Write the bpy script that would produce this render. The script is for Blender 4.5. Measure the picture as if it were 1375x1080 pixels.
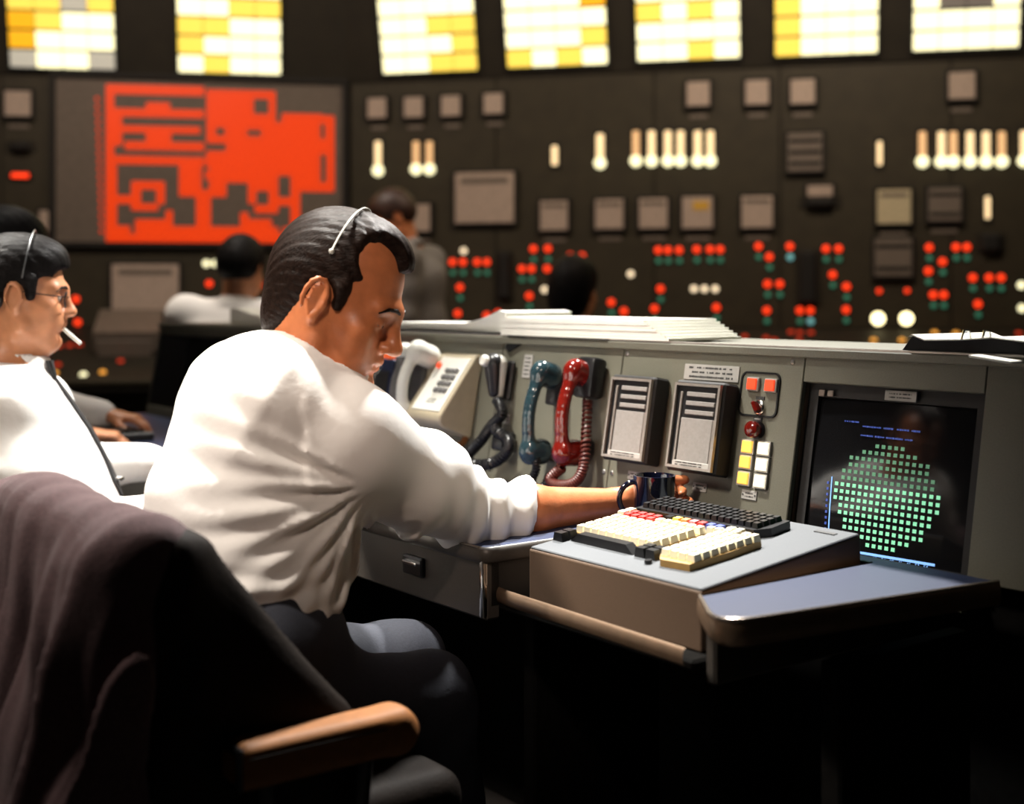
import bpy, bmesh, math, random
import numpy as np
from mathutils import Vector, Matrix

random.seed(7)
SC = bpy.context.scene
COL = SC.collection
for _o in list(bpy.data.objects):
    bpy.data.objects.remove(_o)

# ------------------------------------------------------------------ camera
F, CX, HY, ZC = 1741.0, 687.5, 400.0, 1.15      # focal length in pixels, centre column, horizon row, eye height
cam_d = bpy.data.cameras.new('camera')
cam_d.sensor_fit = 'HORIZONTAL'
cam_d.sensor_width = 36.0
cam_d.lens = 36.0 * F / 1375.0
cam_d.shift_y = -(540.0 - HY) / 1375.0
cam_d.clip_start = 0.05
cam_d.clip_end = 60
cam_d.dof.use_dof = True
cam_d.dof.focus_distance = 2.24
cam_d.dof.aperture_fstop = 2.2
cam = bpy.data.objects.new('camera', cam_d)
cam.location = (0, 0, ZC)
cam.rotation_euler = (math.radians(90), 0, 0)
COL.objects.link(cam)
SC.camera = cam

# ------------------------------------------------------------------ world, lights, exposure
w = bpy.data.worlds.new('world')
SC.world = w
w.use_nodes = True
w.node_tree.nodes['Background'].inputs['Color'].default_value = (0.9, 0.75, 0.55, 1)
w.node_tree.nodes['Background'].inputs['Strength'].default_value = 0.006
SC.view_settings.view_transform = 'Standard'
SC.view_settings.look = 'None'
SC.view_settings.exposure = 0.0
SC.view_settings.gamma = 1.0
SC.view_settings.use_curve_mapping = False


def area_light(name, loc, target, size, power, col, size_y=None, spread=180):
    l = bpy.data.lights.new(name, 'AREA')
    l.energy = power
    l.color = col
    l.size = size
    if size_y:
        l.shape = 'RECTANGLE'
        l.size_y = size_y
    l.spread = math.radians(spread)
    o = bpy.data.objects.new(name, l)
    o.location = loc
    o.rotation_euler = (Vector(target) - Vector(loc)).to_track_quat('-Z', 'Y').to_euler()
    COL.objects.link(o)
    return o


def spot_light(name, loc, target, power, col, angle, blend, radius):
    l = bpy.data.lights.new(name, 'SPOT')
    l.energy = power
    l.color = col
    l.spot_size = math.radians(angle)
    l.spot_blend = blend
    l.shadow_soft_size = radius
    o = bpy.data.objects.new(name, l)
    o.location = loc
    o.rotation_euler = (Vector(target) - Vector(loc)).to_track_quat('-Z', 'Y').to_euler()
    COL.objects.link(o)
    return o


# ceiling spotlights over the operators (the hard, near-overhead light on shirts and desk)
spot_light('ceiling_spot_desk', (-0.75, 2.75, 3.6), (-0.25, 2.32, 0.85), 1500, (1.0, 0.96, 0.88), 37, 1.0, .10)
spot_light('ceiling_spot_row', (-1.9, 3.2, 3.6), (-1.1, 2.85, 0.9), 1300, (1.0, 0.96, 0.88), 34, .9, .10)
# ceiling spot over the aisle at left, on the operators' backs
spot_light('ceiling_spot_aisle', (-2.5, 1.25, 3.6), (-0.46, 2.08, 0.93), 660, (1.0, 0.88, 0.76), 28, .9, .25)
# warm fill spot added behind the camera, kept to the man's head and shoulders
spot_light('fill_spot_front', (-0.6, -1.2, 3.5), (-0.20, 2.05, 1.06), 330, (1.0, 0.78, 0.64), 13, .9, .15)
# second warm fill, added to brighten the smoking man
spot_light('fill_spot_front_left', (-2.0, -0.6, 3.6), (-1.03, 2.75, 1.08), 260, (1.0, 0.84, 0.72), 12, .9, .15)
# ceiling spot beyond the console, rimming its top edge, the books and the arms from behind
spot_light('ceiling_spot_console', (0.75, 4.1, 3.8), (0.10, 2.55, 0.9), 1450, (1.0, 0.97, 0.92), 62, .7, .12)
# dim unseen fills added to brighten the far people and boards
area_light('fill_area_middle', (-1.2, 5.0, 3.7), (-1.2, 5.2, 1.0), 1.2, 21, (1.0, 0.9, 0.8), 0.6, spread=100)
area_light('fill_area_board_right', (1.2, 5.2, 3.6), (1.3, 7.6, 1.6), 1.6, 36, (1.0, 0.78, 0.58), 0.5)
area_light('fill_area_board_left', (-2.2, 5.2, 3.6), (-2.0, 7.8, 1.6), 1.6, 30, (1.0, 0.78, 0.60), 0.5)


# ------------------------------------------------------------------ projecting helpers (pixel -> point on a known plane)
def P(px, py, Y):
    return Vector(((px - CX) / F * Y, Y, ZC - (py - HY) / F * Y))


class Plane:
    def __init__(self, o, ux, uy):
        self.o = Vector(o)
        self.ux = Vector(ux).normalized()
        uy = Vector(uy)
        uy = uy - self.ux * uy.dot(self.ux)
        self.uy = uy.normalized()
        self.uz = self.ux.cross(self.uy)

    def L(self, px, py, e=0.0):
        r = Vector(((px - CX) / F, 1.0, -(py - HY) / F))
        o = self.o + self.uz * e
        c = Vector((0, 0, ZC))
        t = (o - c).dot(self.uz) / r.dot(self.uz)
        p = c + r * t - o
        return p.dot(self.ux), p.dot(self.uy)

    def M(self, x=0.0, y=0.0, z=0.0, rot=0.0):
        p = self.o + self.ux * x + self.uy * y + self.uz * z
        m = Matrix((self.ux, self.uy, self.uz)).transposed().to_4x4()
        return Matrix.Translation(p) @ m @ Matrix.Rotation(rot, 4, 'Z')


ZV = Vector((0, 0, 1))
D = Vector((.602, -.798, 0)).normalized()        # along the console, to the right
BK = Vector((.798, .602, 0)).normalized()        # from the operators towards the console
B0 = Vector((.67, 2.0, .74))                     # where console face and worktop meet
TH = math.radians(10)
panel = Plane(B0, D, ZV * math.cos(TH) + BK * math.sin(TH))
desk = Plane(B0, D, BK)
kbox = Plane(B0 + D * -.483 - BK * .44, D, BK * .35 + ZV * .04)
CORNER = Vector((-1.02, 8.0, 0))
wallR = Plane(CORNER, (3.79, -.88, 0), ZV)
wallL = Plane(CORNER, (1.94, .33, 0), ZV)


# ------------------------------------------------------------------ materials
def mat(name, col, rough=0.5, metal=0.0, var=0.12, scale=60.0, bump=0.0, bscale=200.0, emit=None, estr=0.0,
        spec=0.5, coat=0.0, sheen=0.0, sss=0.0, stretch=None, trans=0.0):
    m = bpy.data.materials.new(name)
    m.use_nodes = True
    nt = m.node_tree
    b = nt.nodes['Principled BSDF']
    b.inputs['Roughness'].default_value = rough
    b.inputs['Metallic'].default_value = metal
    b.inputs['Specular IOR Level'].default_value = spec
    b.inputs['Coat Weight'].default_value = coat
    b.inputs['Sheen Weight'].default_value = sheen
    b.inputs['Transmission Weight'].default_value = trans
    if sss:
        b.inputs['Subsurface Weight'].default_value = sss
        b.inputs['Subsurface Radius'].default_value = (1.0, .35, .2)
        b.inputs['Subsurface Scale'].default_value = 0.006
    tc = nt.nodes.new('ShaderNodeTexCoord')
    mp = nt.nodes.new('ShaderNodeMapping')
    nt.links.new(tc.outputs['Object'], mp.inputs['Vector'])
    if stretch:
        mp.inputs['Scale'].default_value = stretch
    nz = nt.nodes.new('ShaderNodeTexNoise')
    nz.inputs['Scale'].default_value = scale
    nz.inputs['Detail'].default_value = 4
    nt.links.new(mp.outputs['Vector'], nz.inputs['Vector'])
    rp = nt.nodes.new('ShaderNodeValToRGB')
    rp.color_ramp.elements[0].position = .3
    rp.color_ramp.elements[1].position = .7
    rp.color_ramp.elements[0].color = (*[max(0, c * (1 - var)) for c in col], 1)
    rp.color_ramp.elements[1].color = (*[min(1, c * (1 + var)) for c in col], 1)
    nt.links.new(nz.outputs['Fac'], rp.inputs['Fac'])
    nt.links.new(rp.outputs['Color'], b.inputs['Base Color'])
    if bump:
        n2 = nt.nodes.new('ShaderNodeTexNoise')
        n2.inputs['Scale'].default_value = bscale
        n2.inputs['Detail'].default_value = 3
        nt.links.new(mp.outputs['Vector'], n2.inputs['Vector'])
        bp = nt.nodes.new('ShaderNodeBump')
        bp.inputs['Strength'].default_value = bump
        bp.inputs['Distance'].default_value = .004
        nt.links.new(n2.outputs['Fac'], bp.inputs['Height'])
        nt.links.new(bp.outputs['Normal'], b.inputs['Normal'])
    if emit:
        b.inputs['Emission Color'].default_value = (*emit, 1)
        b.inputs['Emission Strength'].default_value = estr
    return m


M = {}
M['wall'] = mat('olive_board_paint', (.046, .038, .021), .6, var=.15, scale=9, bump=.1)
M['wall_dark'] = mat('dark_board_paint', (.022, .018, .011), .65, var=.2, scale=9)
M['floor'] = mat('dark_carpet', (.02, .017, .015), .95, var=.4, scale=300, bump=.4)
M['ceiling'] = mat('ceiling_paint', (.05, .045, .04), .9)
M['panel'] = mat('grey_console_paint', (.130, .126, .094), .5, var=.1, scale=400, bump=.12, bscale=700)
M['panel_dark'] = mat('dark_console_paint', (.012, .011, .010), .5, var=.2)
M['console_base'] = mat('black_console_base', (.006, .0055, .005), .8, var=.3, spec=.1)
M['desk'] = mat('blue_grey_laminate', (.020, .030, .072), .5, var=.12, scale=500, bump=.05, bscale=900, spec=.3)
M['apron'] = mat('grey_brown_apron', (.060, .053, .046), .45, var=.1, scale=300)
M['rim'] = mat('brown_metal_rim', (.24, .16, .105), .34, .6, var=.1, scale=40)
M['chrome'] = mat('chrome', (.75, .73, .7), .15, 1.0, var=.03)
M['highlight_warm'] = mat('warm_highlight_bead', (.55, .47, .40), .22, .9, var=.05)
M['black'] = mat('black_plastic', (.009, .009, .010), .32, var=.2, spec=.35)
M['black_matte'] = mat('matte_black', (.012, .011, .011), .7, var=.2)
M['cream'] = mat('cream_plastic', (.74, .69, .52), .45, var=.05)
M['cream_dark'] = mat('tan_key_sides', (.42, .25, .07), .5, var=.08)
M['beige'] = mat('beige_phone_plastic', (.42, .36, .25), .4, var=.05)
M['white_plastic'] = mat('white_plastic', (.62, .61, .55), .3, var=.03)
M['grey_plastic'] = mat('grey_plastic', (.12, .115, .11), .4, var=.1)
M['teal'] = mat('teal_plastic', (.014, .032, .040), .16, var=.1, coat=.3)
M['red_plastic'] = mat('red_plastic', (.115, .0065, .004), .14, var=.08, coat=.3)
M['red_cord'] = mat('red_cord', (.075, .010, .005), .45, var=.1)
M['box_case'] = mat('taupe_case', (.125, .080, .052), .55, var=.08, scale=500, bump=.1, bscale=900)
M['box_top'] = mat('light_grey_case_top', (.105, .114, .125), .6, var=.05, scale=400, spec=.2)
M['paper'] = mat('white_paper', (.85, .84, .76), .8, var=.04, scale=20)
M['binder'] = mat('black_binder_vinyl', (.008, .008, .009), .55, var=.2, bump=.1, spec=.12)
M['plate'] = mat('engraved_plate', (.36, .345, .32), .4, var=.06)
M['ink'] = mat('dark_ink', (.03, .03, .03), .6)
M['meter_face'] = mat('meter_face', (.24, .225, .21), .35, var=.08, scale=150)
M['meter_bezel'] = mat('meter_bezel', (.32, .29, .26), .3, .5, var=.06)
M['board_face'] = mat('pale_gauge_face', (.62, .50, .43), .5, var=.12, scale=40)
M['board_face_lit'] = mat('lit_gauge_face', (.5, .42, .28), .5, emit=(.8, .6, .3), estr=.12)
M['board_face_dim'] = mat('dim_gauge_face', (.24, .20, .17), .5)
M['mug'] = mat('navy_glazed_mug', (.0035, .0045, .014), .08, var=.1, coat=.5)
M['skin'] = mat('skin', (.55, .235, .115), .40, var=.10, scale=45, bump=.08, bscale=260, sss=.12)
M['skin_red'] = mat('ruddy_skin', (.52, .175, .070), .38, var=.12, scale=45, bump=.08, bscale=260, sss=.12)
M['lip'] = mat('lip_skin', (.36, .10, .07), .4, var=.1)
M['hair'] = mat('dark_brown_hair', (.014, .008, .006), .42, var=.5, scale=30, bump=.35, bscale=60, stretch=(2, 14, 5), spec=.09)
M['hair_black'] = mat('black_hair', (.008, .007, .007), .45, var=.5, scale=30, bump=.35, bscale=60, stretch=(2, 14, 5), spec=.08)
M['hair_red'] = mat('reddish_brown_hair', (.035, .012, .006), .5, var=.4, scale=30, bump=.4, bscale=60)
M['eye'] = mat('shaded_eye_white', (.30, .24, .20), .25)  # white darkened for the shadow in the eye sockets
M['iris'] = mat('iris', (.03, .02, .015), .1)
M['shirt'] = mat('white_shirt_cotton', (.86, .84, .81), .85, var=.03, scale=10, bump=.10, bscale=90, sheen=.1)
M['shirt_grey'] = mat('grey_shirt_cotton', (.20, .18, .165), .85, var=.05, scale=10, bump=.10, bscale=90)
M['trousers'] = mat('slate_trousers', (.024, .027, .040), .85, var=.12, scale=200, bump=.15, bscale=300)
M['tie'] = mat('black_tie', (.012, .012, .014), .6, var=.2)
M['shoe'] = mat('black_shoe', (.012, .011, .01), .3)
M['belt'] = mat('dark_belt', (.02, .014, .01), .45)
M['coat'] = mat('mauve_brown_wool', (.070, .037, .040), .95, var=.25, scale=220, bump=.35, bscale=350, sheen=.08)
M['leather'] = mat('tan_leather', (.19, .075, .022), .6, var=.1, scale=80, bump=.12, bscale=300, spec=.2)
M['leather_dark'] = mat('dark_brown_leather', (.010, .007, .0055), .65, var=.2, scale=60, bump=.15, spec=.08)
M['glass_dark'] = mat('dark_crt_glass', (.008, .008, .009), .09, var=.1, spec=.32)
M['steel'] = mat('brushed_steel', (.5, .5, .5), .3, 1.0)


def emat(name, col, s, rough=.4):
    return mat(name, tuple(min(1, c * .6) for c in col), rough, var=.03, emit=col, estr=s)


M['tile_W'] = emat('lit_white_tile', (1, .93, .55), 1.7)
M['tile_Y'] = emat('lit_yellow_tile', (1, .70, .10), 1.15)
M['tile_A'] = emat('lit_amber_tile', (1, .48, .015), .95)
M['tile_G'] = emat('dim_grey_tile', (.9, .85, .7), .42)
M['tile_D'] = emat('dark_tile', (.5, .45, .4), .12)
M['lamp_red'] = emat('lit_red_lens', (1, .045, .008), 1.5)
M['lamp_red_dim'] = emat('dim_red_lens', (1, .06, .015), .38)
M['lamp_green'] = emat('dim_green_lens', (.10, .5, .30), .22)
M['lamp_teal'] = emat('pale_teal_lens', (.3, .8, .8), .45)
M['lamp_white'] = emat('lit_white_lens', (1, .78, .50), 1.5)
M['lamp_amber'] = emat('lit_amber_lens', (1, .42, .06), 1.2)
M['lamp_bright'] = emat('bright_lens', (1, .85, .45), 4.0)
M['column'] = emat('lit_column', (1, .58, .26), .85)
M['column_hot'] = emat('bright_column', (1, .72, .38), 1.35)
M['map_red'] = emat('lit_red_mimic', (1, .058, .004), .64)
M['map_grey'] = mat('mimic_board_grey', (.20, .165, .14), .6, var=.1, scale=30)
M['btn_red'] = emat('lit_red_button', (1, .07, .02), 1.0)
M['btn_yellow'] = emat('lit_yellow_button', (1, .52, .08), 1.2)
M['btn_white'] = emat('lit_white_button', (1, .88, .62), 1.3)
M['scr_green'] = emat('green_phosphor', (.30, .85, .50), .75)
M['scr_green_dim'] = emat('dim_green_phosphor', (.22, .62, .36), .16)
M['scr_blue'] = emat('blue_phosphor', (.25, .50, 1.0), 1.1)
M['scr_navy'] = emat('dim_blue_phosphor', (.05, .10, .45), .5)
M['lamp_orange_cap'] = emat('orange_push_button', (1, .16, .04), .55)


# ------------------------------------------------------------------ mesh helpers
class G:
    """collects shapes and links them as one mesh object"""

    def __init__(self):
        self.v = []
        self.f = []

    def add(self, vs, fs, T=None):
        n = len(self.v)
        for p in vs:
            p = Vector(p)
            self.v.append(T @ p if T else p)
        self.f += [tuple(i + n for i in f) for f in fs]
        return self

    def box(self, c, s, bev=0.0, T=None, seg=1):
        bm = bmesh.new()
        bmesh.ops.create_cube(bm, size=1)
        for v in bm.verts:
            v.co = Vector((v.co.x * s[0], v.co.y * s[1], v.co.z * s[2]))
        if bev:
            bmesh.ops.bevel(bm, geom=bm.edges[:], offset=min(bev, min(s) * .49), segments=seg, profile=.5, affect='EDGES')
        for v in bm.verts:
            v.co += Vector(c)
        bm.verts.index_update()
        self.add([v.co.copy() for v in bm.verts], [[v.index for v in f.verts] for f in bm.faces], T)
        bm.free()
        return self

    def lathe(self, prof, n=24, T=None, cap=True):
        """prof: (r, z) list, around z"""
        vs, fs = [], []
        for r, z in prof:
            for i in range(n):
                a = 2 * math.pi * i / n
                vs.append((r * math.cos(a), r * math.sin(a), z))
        for j in range(len(prof) - 1):
            for i in range(n):
                k = (i + 1) % n
                fs.append((j * n + i, j * n + k, (j + 1) * n + k, (j + 1) * n + i))
        if cap:
            fs.append(tuple(range(n))[::-1])
            fs.append(tuple((len(prof) - 1) * n + i for i in range(n)))
        return self.add(vs, fs, T)

    def tube(self, pts, r, n=8, closed=False, flat=1.0):
        pts = [Vector(p) for p in pts]
        m = len(pts)
        rs = r if isinstance(r, (list, tuple)) else [r] * m
        vs, fs = [], []
        prev = None
        for i, p in enumerate(pts):
            if closed:
                t = pts[(i + 1) % m] - pts[i - 1]
            else:
                t = pts[min(i + 1, m - 1)] - pts[max(i - 1, 0)]
            t = t.normalized() if t.length > 1e-9 else Vector((0, 0, 1))
            if prev is None:
                a = Vector((0, 0, 1)) if abs(t.z) < .9 else Vector((1, 0, 0))
                nrm = (a - t * a.dot(t)).normalized()
            else:
                nrm = (prev - t * prev.dot(t)).normalized()
            prev = nrm
            bi = t.cross(nrm)
            for k in range(n):
                a = 2 * math.pi * k / n
                vs.append(p + nrm * (rs[i] * math.cos(a)) + bi * (rs[i] * flat * math.sin(a)))
        for i in range(m if closed else m - 1):
            j = (i + 1) % m
            for k in range(n):
                q = (k + 1) % n
                fs.append((i * n + k, i * n + q, j * n + q, j * n + k))
        if not closed:
            fs.append(tuple(range(n))[::-1])
            fs.append(tuple((m - 1) * n + k for k in range(n)))
        return self.add(vs, fs)

    def prism(self, poly, z0, z1, T=None):
        """poly in xy (counter-clockwise), extruded z0..z1"""
        n = len(poly)
        vs = [(x, y, z0) for x, y in poly] + [(x, y, z1) for x, y in poly]
        fs = [tuple(range(n))[::-1], tuple(range(n, 2 * n))]
        fs += [(i, (i + 1) % n, n + (i + 1) % n, n + i) for i in range(n)]
        return self.add(vs, fs, T)

    def mesh(self, name):
        me = bpy.data.meshes.new(name)
        me.from_pydata([tuple(p) for p in self.v], [], self.f)
        me.update()
        return me

    def obj(self, name, m, parent=None, smooth=False, T=None):
        return link(name, self.mesh(name), m, parent, smooth, T)


def link(name, me, m=None, parent=None, smooth=False, T=None):
    if m is not None and not me.materials:
        me.materials.append(M[m] if isinstance(m, str) else m)
    if smooth:
        me.polygons.foreach_set('use_smooth', [True] * len(me.polygons))
        try:
            me.set_sharp_from_angle(angle=math.radians(42 if smooth is True else smooth))
        except Exception:
            pass
    o = bpy.data.objects.new(name, me)
    COL.objects.link(o)
    if parent:
        o.parent = parent
    if T is not None:
        o.matrix_local = T if isinstance(T, Matrix) else Matrix.Translation(T)
    return o


def tag(o, label=None, cat=None, group=None, kind=None):
    if label:
        o['label'] = label
    if cat:
        o['category'] = cat
    if group:
        o['group'] = group
    if kind:
        o['kind'] = kind
    return o


def thing(name, label, cat, T, group=None):
    o = bpy.data.objects.new(name, None)
    o.empty_display_size = .05
    COL.objects.link(o)
    o.matrix_world = T if isinstance(T, Matrix) else Matrix.Translation(T)
    return tag(o, label, cat, group)


def rrect(w, h, r, n=5, cx=0., cy=0.):
    pts = []
    for sx, sy, a0 in ((1, -1, -90), (1, 1, 0), (-1, 1, 90), (-1, -1, 180)):
        for i in range(n + 1):
            a = math.radians(a0 + 90 * i / n)
            pts.append((cx + sx * (w / 2 - r) + r * math.cos(a), cy + sy * (h / 2 - r) + r * math.sin(a)))
    return pts


def frame_mesh(g, w, h, t, z0, z1, T=None):
    """rectangular frame of four bars, outer size w x h, bar t"""
    g.box((0, h / 2 - t / 2, (z0 + z1) / 2), (w, t, z1 - z0), 0, T)
    g.box((0, -h / 2 + t / 2, (z0 + z1) / 2), (w, t, z1 - z0), 0, T)
    g.box((-w / 2 + t / 2, 0, (z0 + z1) / 2), (t, h - 2 * t, z1 - z0), 0, T)
    g.box((w / 2 - t / 2, 0, (z0 + z1) / 2), (t, h - 2 * t, z1 - z0), 0, T)
    return g


def helix(path, r, turns, per=10):
    """points of a coil around a smooth path"""
    path = [Vector(p) for p in path]
    sm = []
    for i in range(len(path) - 1):
        p0, p1, p2, p3 = path[max(i - 1, 0)], path[i], path[i + 1], path[min(i + 2, len(path) - 1)]
        for k in range(20):
            t = k / 20
            sm.append(.5 * ((2 * p1) + (p2 - p0) * t + (2 * p0 - 5 * p1 + 4 * p2 - p3) * t * t + (3 * p1 - p0 - 3 * p2 + p3) * t ** 3))
    sm.append(path[-1])
    if not turns:
        return sm
    n = turns * per
    out = []
    prev = None
    for i in range(n + 1):
        u = i / n * (len(sm) - 1)
        a = int(min(u, len(sm) - 2))
        p = sm[a].lerp(sm[a + 1], u - a)
        t = (sm[a + 1] - sm[a]).normalized()
        if prev is None:
            q = Vector((0, 0, 1)) if abs(t.z) < .8 else Vector((1, 0, 0))
        else:
            q = prev
        q = (q - t * q.dot(t)).normalized()
        prev = q
        b = t.cross(q)
        an = 2 * math.pi * i / per
        out.append(p + q * r * math.cos(an) + b * r * math.sin(an))
    return out


# ------------------------------------------------------------------ implicit surfaces (bodies, clothes, handsets)
class SDF:
    def __init__(self, lo, hi, vox):
        self.lo = np.array(lo, float)
        self.vox = vox
        self.n = np.ceil((np.array(hi, float) - self.lo) / vox).astype(int) + 1
        self.F = np.full(self.n, 1.0, np.float32)
        self.ax = [self.lo[i] + np.arange(self.n[i]) * vox for i in range(3)]
        self.R = np.eye(3)
        self.o = np.zeros(3)
        self.s = 1.0

    def frame(self, R=None, o=(0, 0, 0), s=1.0):
        self.R = np.eye(3) if R is None else np.array(R, float)   # rows: local axes in world
        self.o = np.array(o, float)
        self.s = s
        return self

    def _apply(self, fn, lo, hi, k, op):
        lo = np.array(lo, float)
        hi = np.array(hi, float)
        c = np.array([[(lo, hi)[(i >> j) & 1][j] for j in range(3)] for i in range(8)])
        wc = (c * self.s) @ self.R + self.o
        m = k + 3 * self.vox
        a = np.maximum(np.floor((wc.min(0) - m - self.lo) / self.vox).astype(int), 0)
        b = np.minimum(np.ceil((wc.max(0) + m - self.lo) / self.vox).astype(int) + 1, self.n)
        if np.any(b <= a):
            return
        X = (self.ax[0][a[0]:b[0]] - self.o[0])[:, None, None]
        Y = (self.ax[1][a[1]:b[1]] - self.o[1])[None, :, None]
        Z = (self.ax[2][a[2]:b[2]] - self.o[2])[None, None, :]
        R, s = self.R, self.s
        L = [((R[i, 0] * X + R[i, 1] * Y + R[i, 2] * Z) / s).astype(np.float32) for i in range(3)]
        d = fn(*L) * s
        sl = (slice(a[0], b[0]), slice(a[1], b[1]), slice(a[2], b[2]))
        f = self.F[sl]
        if op == 'sub':
            d = -d
            if k > 0:
                h = np.maximum(k - np.abs(f - d), 0) / k
                self.F[sl] = np.maximum(f, d) + h * h * k * .25
            else:
                self.F[sl] = np.maximum(f, d)
        else:
            if k > 0:
                h = np.maximum(k - np.abs(f - d), 0) / k
                self.F[sl] = np.minimum(f, d) - h * h * k * .25
            else:
                self.F[sl] = np.minimum(f, d)

    def ell(self, c, r, k=.02, op='add'):
        c = np.array(c, float)
        r = np.array([r] * 3 if np.isscalar(r) else r, float)

        def fn(x, y, z):
            u, v, w = (x - c[0]) / r[0], (y - c[1]) / r[1], (z - c[2]) / r[2]
            k0 = np.sqrt(u * u + v * v + w * w)
            k1 = np.sqrt((u / r[0]) ** 2 + (v / r[1]) ** 2 + (w / r[2]) ** 2) + 1e-6
            return k0 * (k0 - 1) / k1
        self._apply(fn, c - r, c + r, k, op)

    def cone(self, a, b, ra, rb=None, k=.02, op='add'):
        rb = ra if rb is None else rb
        a = np.array(a, float)
        b = np.array(b, float)
        ab = b - a
        L2 = float(ab @ ab) + 1e-12

        def fn(x, y, z):
            px, py, pz = x - a[0], y - a[1], z - a[2]
            t = np.clip((px * ab[0] + py * ab[1] + pz * ab[2]) / L2, 0, 1)
            return np.sqrt((px - t * ab[0]) ** 2 + (py - t * ab[1]) ** 2 + (pz - t * ab[2]) ** 2) - (ra + (rb - ra) * t)
        m = max(ra, rb)
        self._apply(fn, np.minimum(a, b) - m, np.maximum(a, b) + m, k, op)

    def chain(self, pts, rs, k=.01, kk=None):
        for i in range(len(pts) - 1):
            self.cone(pts[i], pts[i + 1], rs[i], rs[i + 1], k if i == 0 or kk is None else kk)

    def econe(self, a, b, ra, rb, side, k=.03, op='add', cap=.5):
        """ra, rb = (half width along side, half depth across)"""
        a = np.array(a, float)
        b = np.array(b, float)
        ab = b - a
        L2 = float(ab @ ab) + 1e-12
        ax = ab / math.sqrt(L2)
        sd = np.array(side, float)
        sd = sd - ax * (sd @ ax)
        sd /= np.linalg.norm(sd)
        th = np.cross(ax, sd)

        def fn(x, y, z):
            px, py, pz = x - a[0], y - a[1], z - a[2]
            tt = (px * ab[0] + py * ab[1] + pz * ab[2]) / L2
            t = np.clip(tt, 0, 1)
            w = (tt - t) * math.sqrt(L2)
            u = px * sd[0] + py * sd[1] + pz * sd[2]
            v = px * th[0] + py * th[1] + pz * th[2]
            ru = ra[0] + (rb[0] - ra[0]) * t
            rv = ra[1] + (rb[1] - ra[1]) * t
            rw = np.minimum(ru, rv) * cap * 2
            q = np.sqrt((u / ru) ** 2 + (v / rv) ** 2 + (w / rw) ** 2)
            g = np.sqrt((u / ru ** 2) ** 2 + (v / rv ** 2) ** 2 + (w / rw ** 2) ** 2) + 1e-5
            return q * (q - 1) / g
        m = max(*ra, *rb)
        self._apply(fn, np.minimum(a, b) - m, np.maximum(a, b) + m, k, op)

    def box(self, c, h, r, k=.01, op='add'):
        c = np.array(c, float)
        h = np.array(h, float)

        def fn(x, y, z):
            qx, qy, qz = np.abs(x - c[0]) - h[0] + r, np.abs(y - c[1]) - h[1] + r, np.abs(z - c[2]) - h[2] + r
            return np.sqrt(np.maximum(qx, 0) ** 2 + np.maximum(qy, 0) ** 2 + np.maximum(qz, 0) ** 2) + np.minimum(np.maximum(qx, np.maximum(qy, qz)), 0) - r
        self._apply(fn, c - h, c + h, k, op)

    def displace(self, fn):
        """fn(x,y,z) world -> amount added to the distance, near the surface only"""
        idx = np.nonzero(np.abs(self.F) < .035)
        x, y, z = (self.ax[i][idx[i]] for i in range(3))
        self.F[idx] += fn(x, y, z).astype(np.float32)

    def surface(self, smooth=1):
        Fd = self.F
        for i in range(3):      # close the mesh at the border of the grid
            s0 = [slice(None)] * 3
            s1 = [slice(None)] * 3
            s0[i] = 0
            s1[i] = -1
            Fd[tuple(s0)] = np.maximum(Fd[tuple(s0)], 1e-3)
            Fd[tuple(s1)] = np.maximum(Fd[tuple(s1)], 1e-3)
        ins = Fd < 0
        c = np.zeros(np.array(ins.shape) - 1, np.int8)
        cor = [(i & 1, (i >> 1) & 1, (i >> 2) & 1) for i in range(8)]
        nx, ny, nz = c.shape
        for (i, j, k) in cor:
            c += ins[i:i + nx, j:j + ny, k:k + nz]
        act = np.argwhere((c > 0) & (c < 8))
        vals = np.stack([Fd[act[:, 0] + i, act[:, 1] + j, act[:, 2] + k] for (i, j, k) in cor], 1)
        acc = np.zeros((len(act), 3))
        cnt = np.zeros(len(act))
        ca = np.array(cor, float)
        for a in range(8):
            for bit in (1, 2, 4):
                b = a | bit
                if b == a:
                    continue
                va, vb = vals[:, a], vals[:, b]
                m = (va < 0) != (vb < 0)
                t = va[m] / (va[m] - vb[m])
                acc[m] += ca[a] + (ca[b] - ca[a]) * t[:, None]
                cnt[m] += 1
        V = (act + acc / cnt[:, None]) * self.vox + self.lo
        idm = np.full(c.shape, -1, np.int32)
        idm[act[:, 0], act[:, 1], act[:, 2]] = np.arange(len(act))
        quads = []
        for axis in range(3):
            sl0 = [slice(1, -1)] * 3
            sl1 = [slice(1, -1)] * 3
            sl0[axis] = slice(0, -1)
            sl1[axis] = slice(1, None)
            a, b = ins[tuple(sl0)], ins[tuple(sl1)]
            for flip, msk in ((False, a & ~b), (True, ~a & b)):
                e = np.argwhere(msk)
                if not len(e):
                    continue
                off = np.ones(3, int)
                off[axis] = 0
                e = e + off
                u, v = [(1, 2), (2, 0), (0, 1)][axis]
                du = np.zeros(3, int)
                dv = np.zeros(3, int)
                du[u] = 1
                dv[v] = 1
                q = np.stack([idm[tuple(p.T)] for p in (e - du - dv, e - dv, e, e - du)], 1)
                quads.append(q[:, ::-1] if flip else q)
        Q = np.concatenate(quads)
        Q = Q[(Q >= 0).all(1)]
        for _ in range(smooth):
            S = np.zeros_like(V)
            N = np.zeros(len(V))
            for i in range(4):
                j = (i + 1) % 4
                np.add.at(S, Q[:, i], V[Q[:, j]])
                np.add.at(N, Q[:, i], 1)
                np.add.at(S, Q[:, j], V[Q[:, i]])
                np.add.at(N, Q[:, j], 1)
            V = V * .5 + .5 * S / np.maximum(N, 1)[:, None]
        return V, Q

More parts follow.
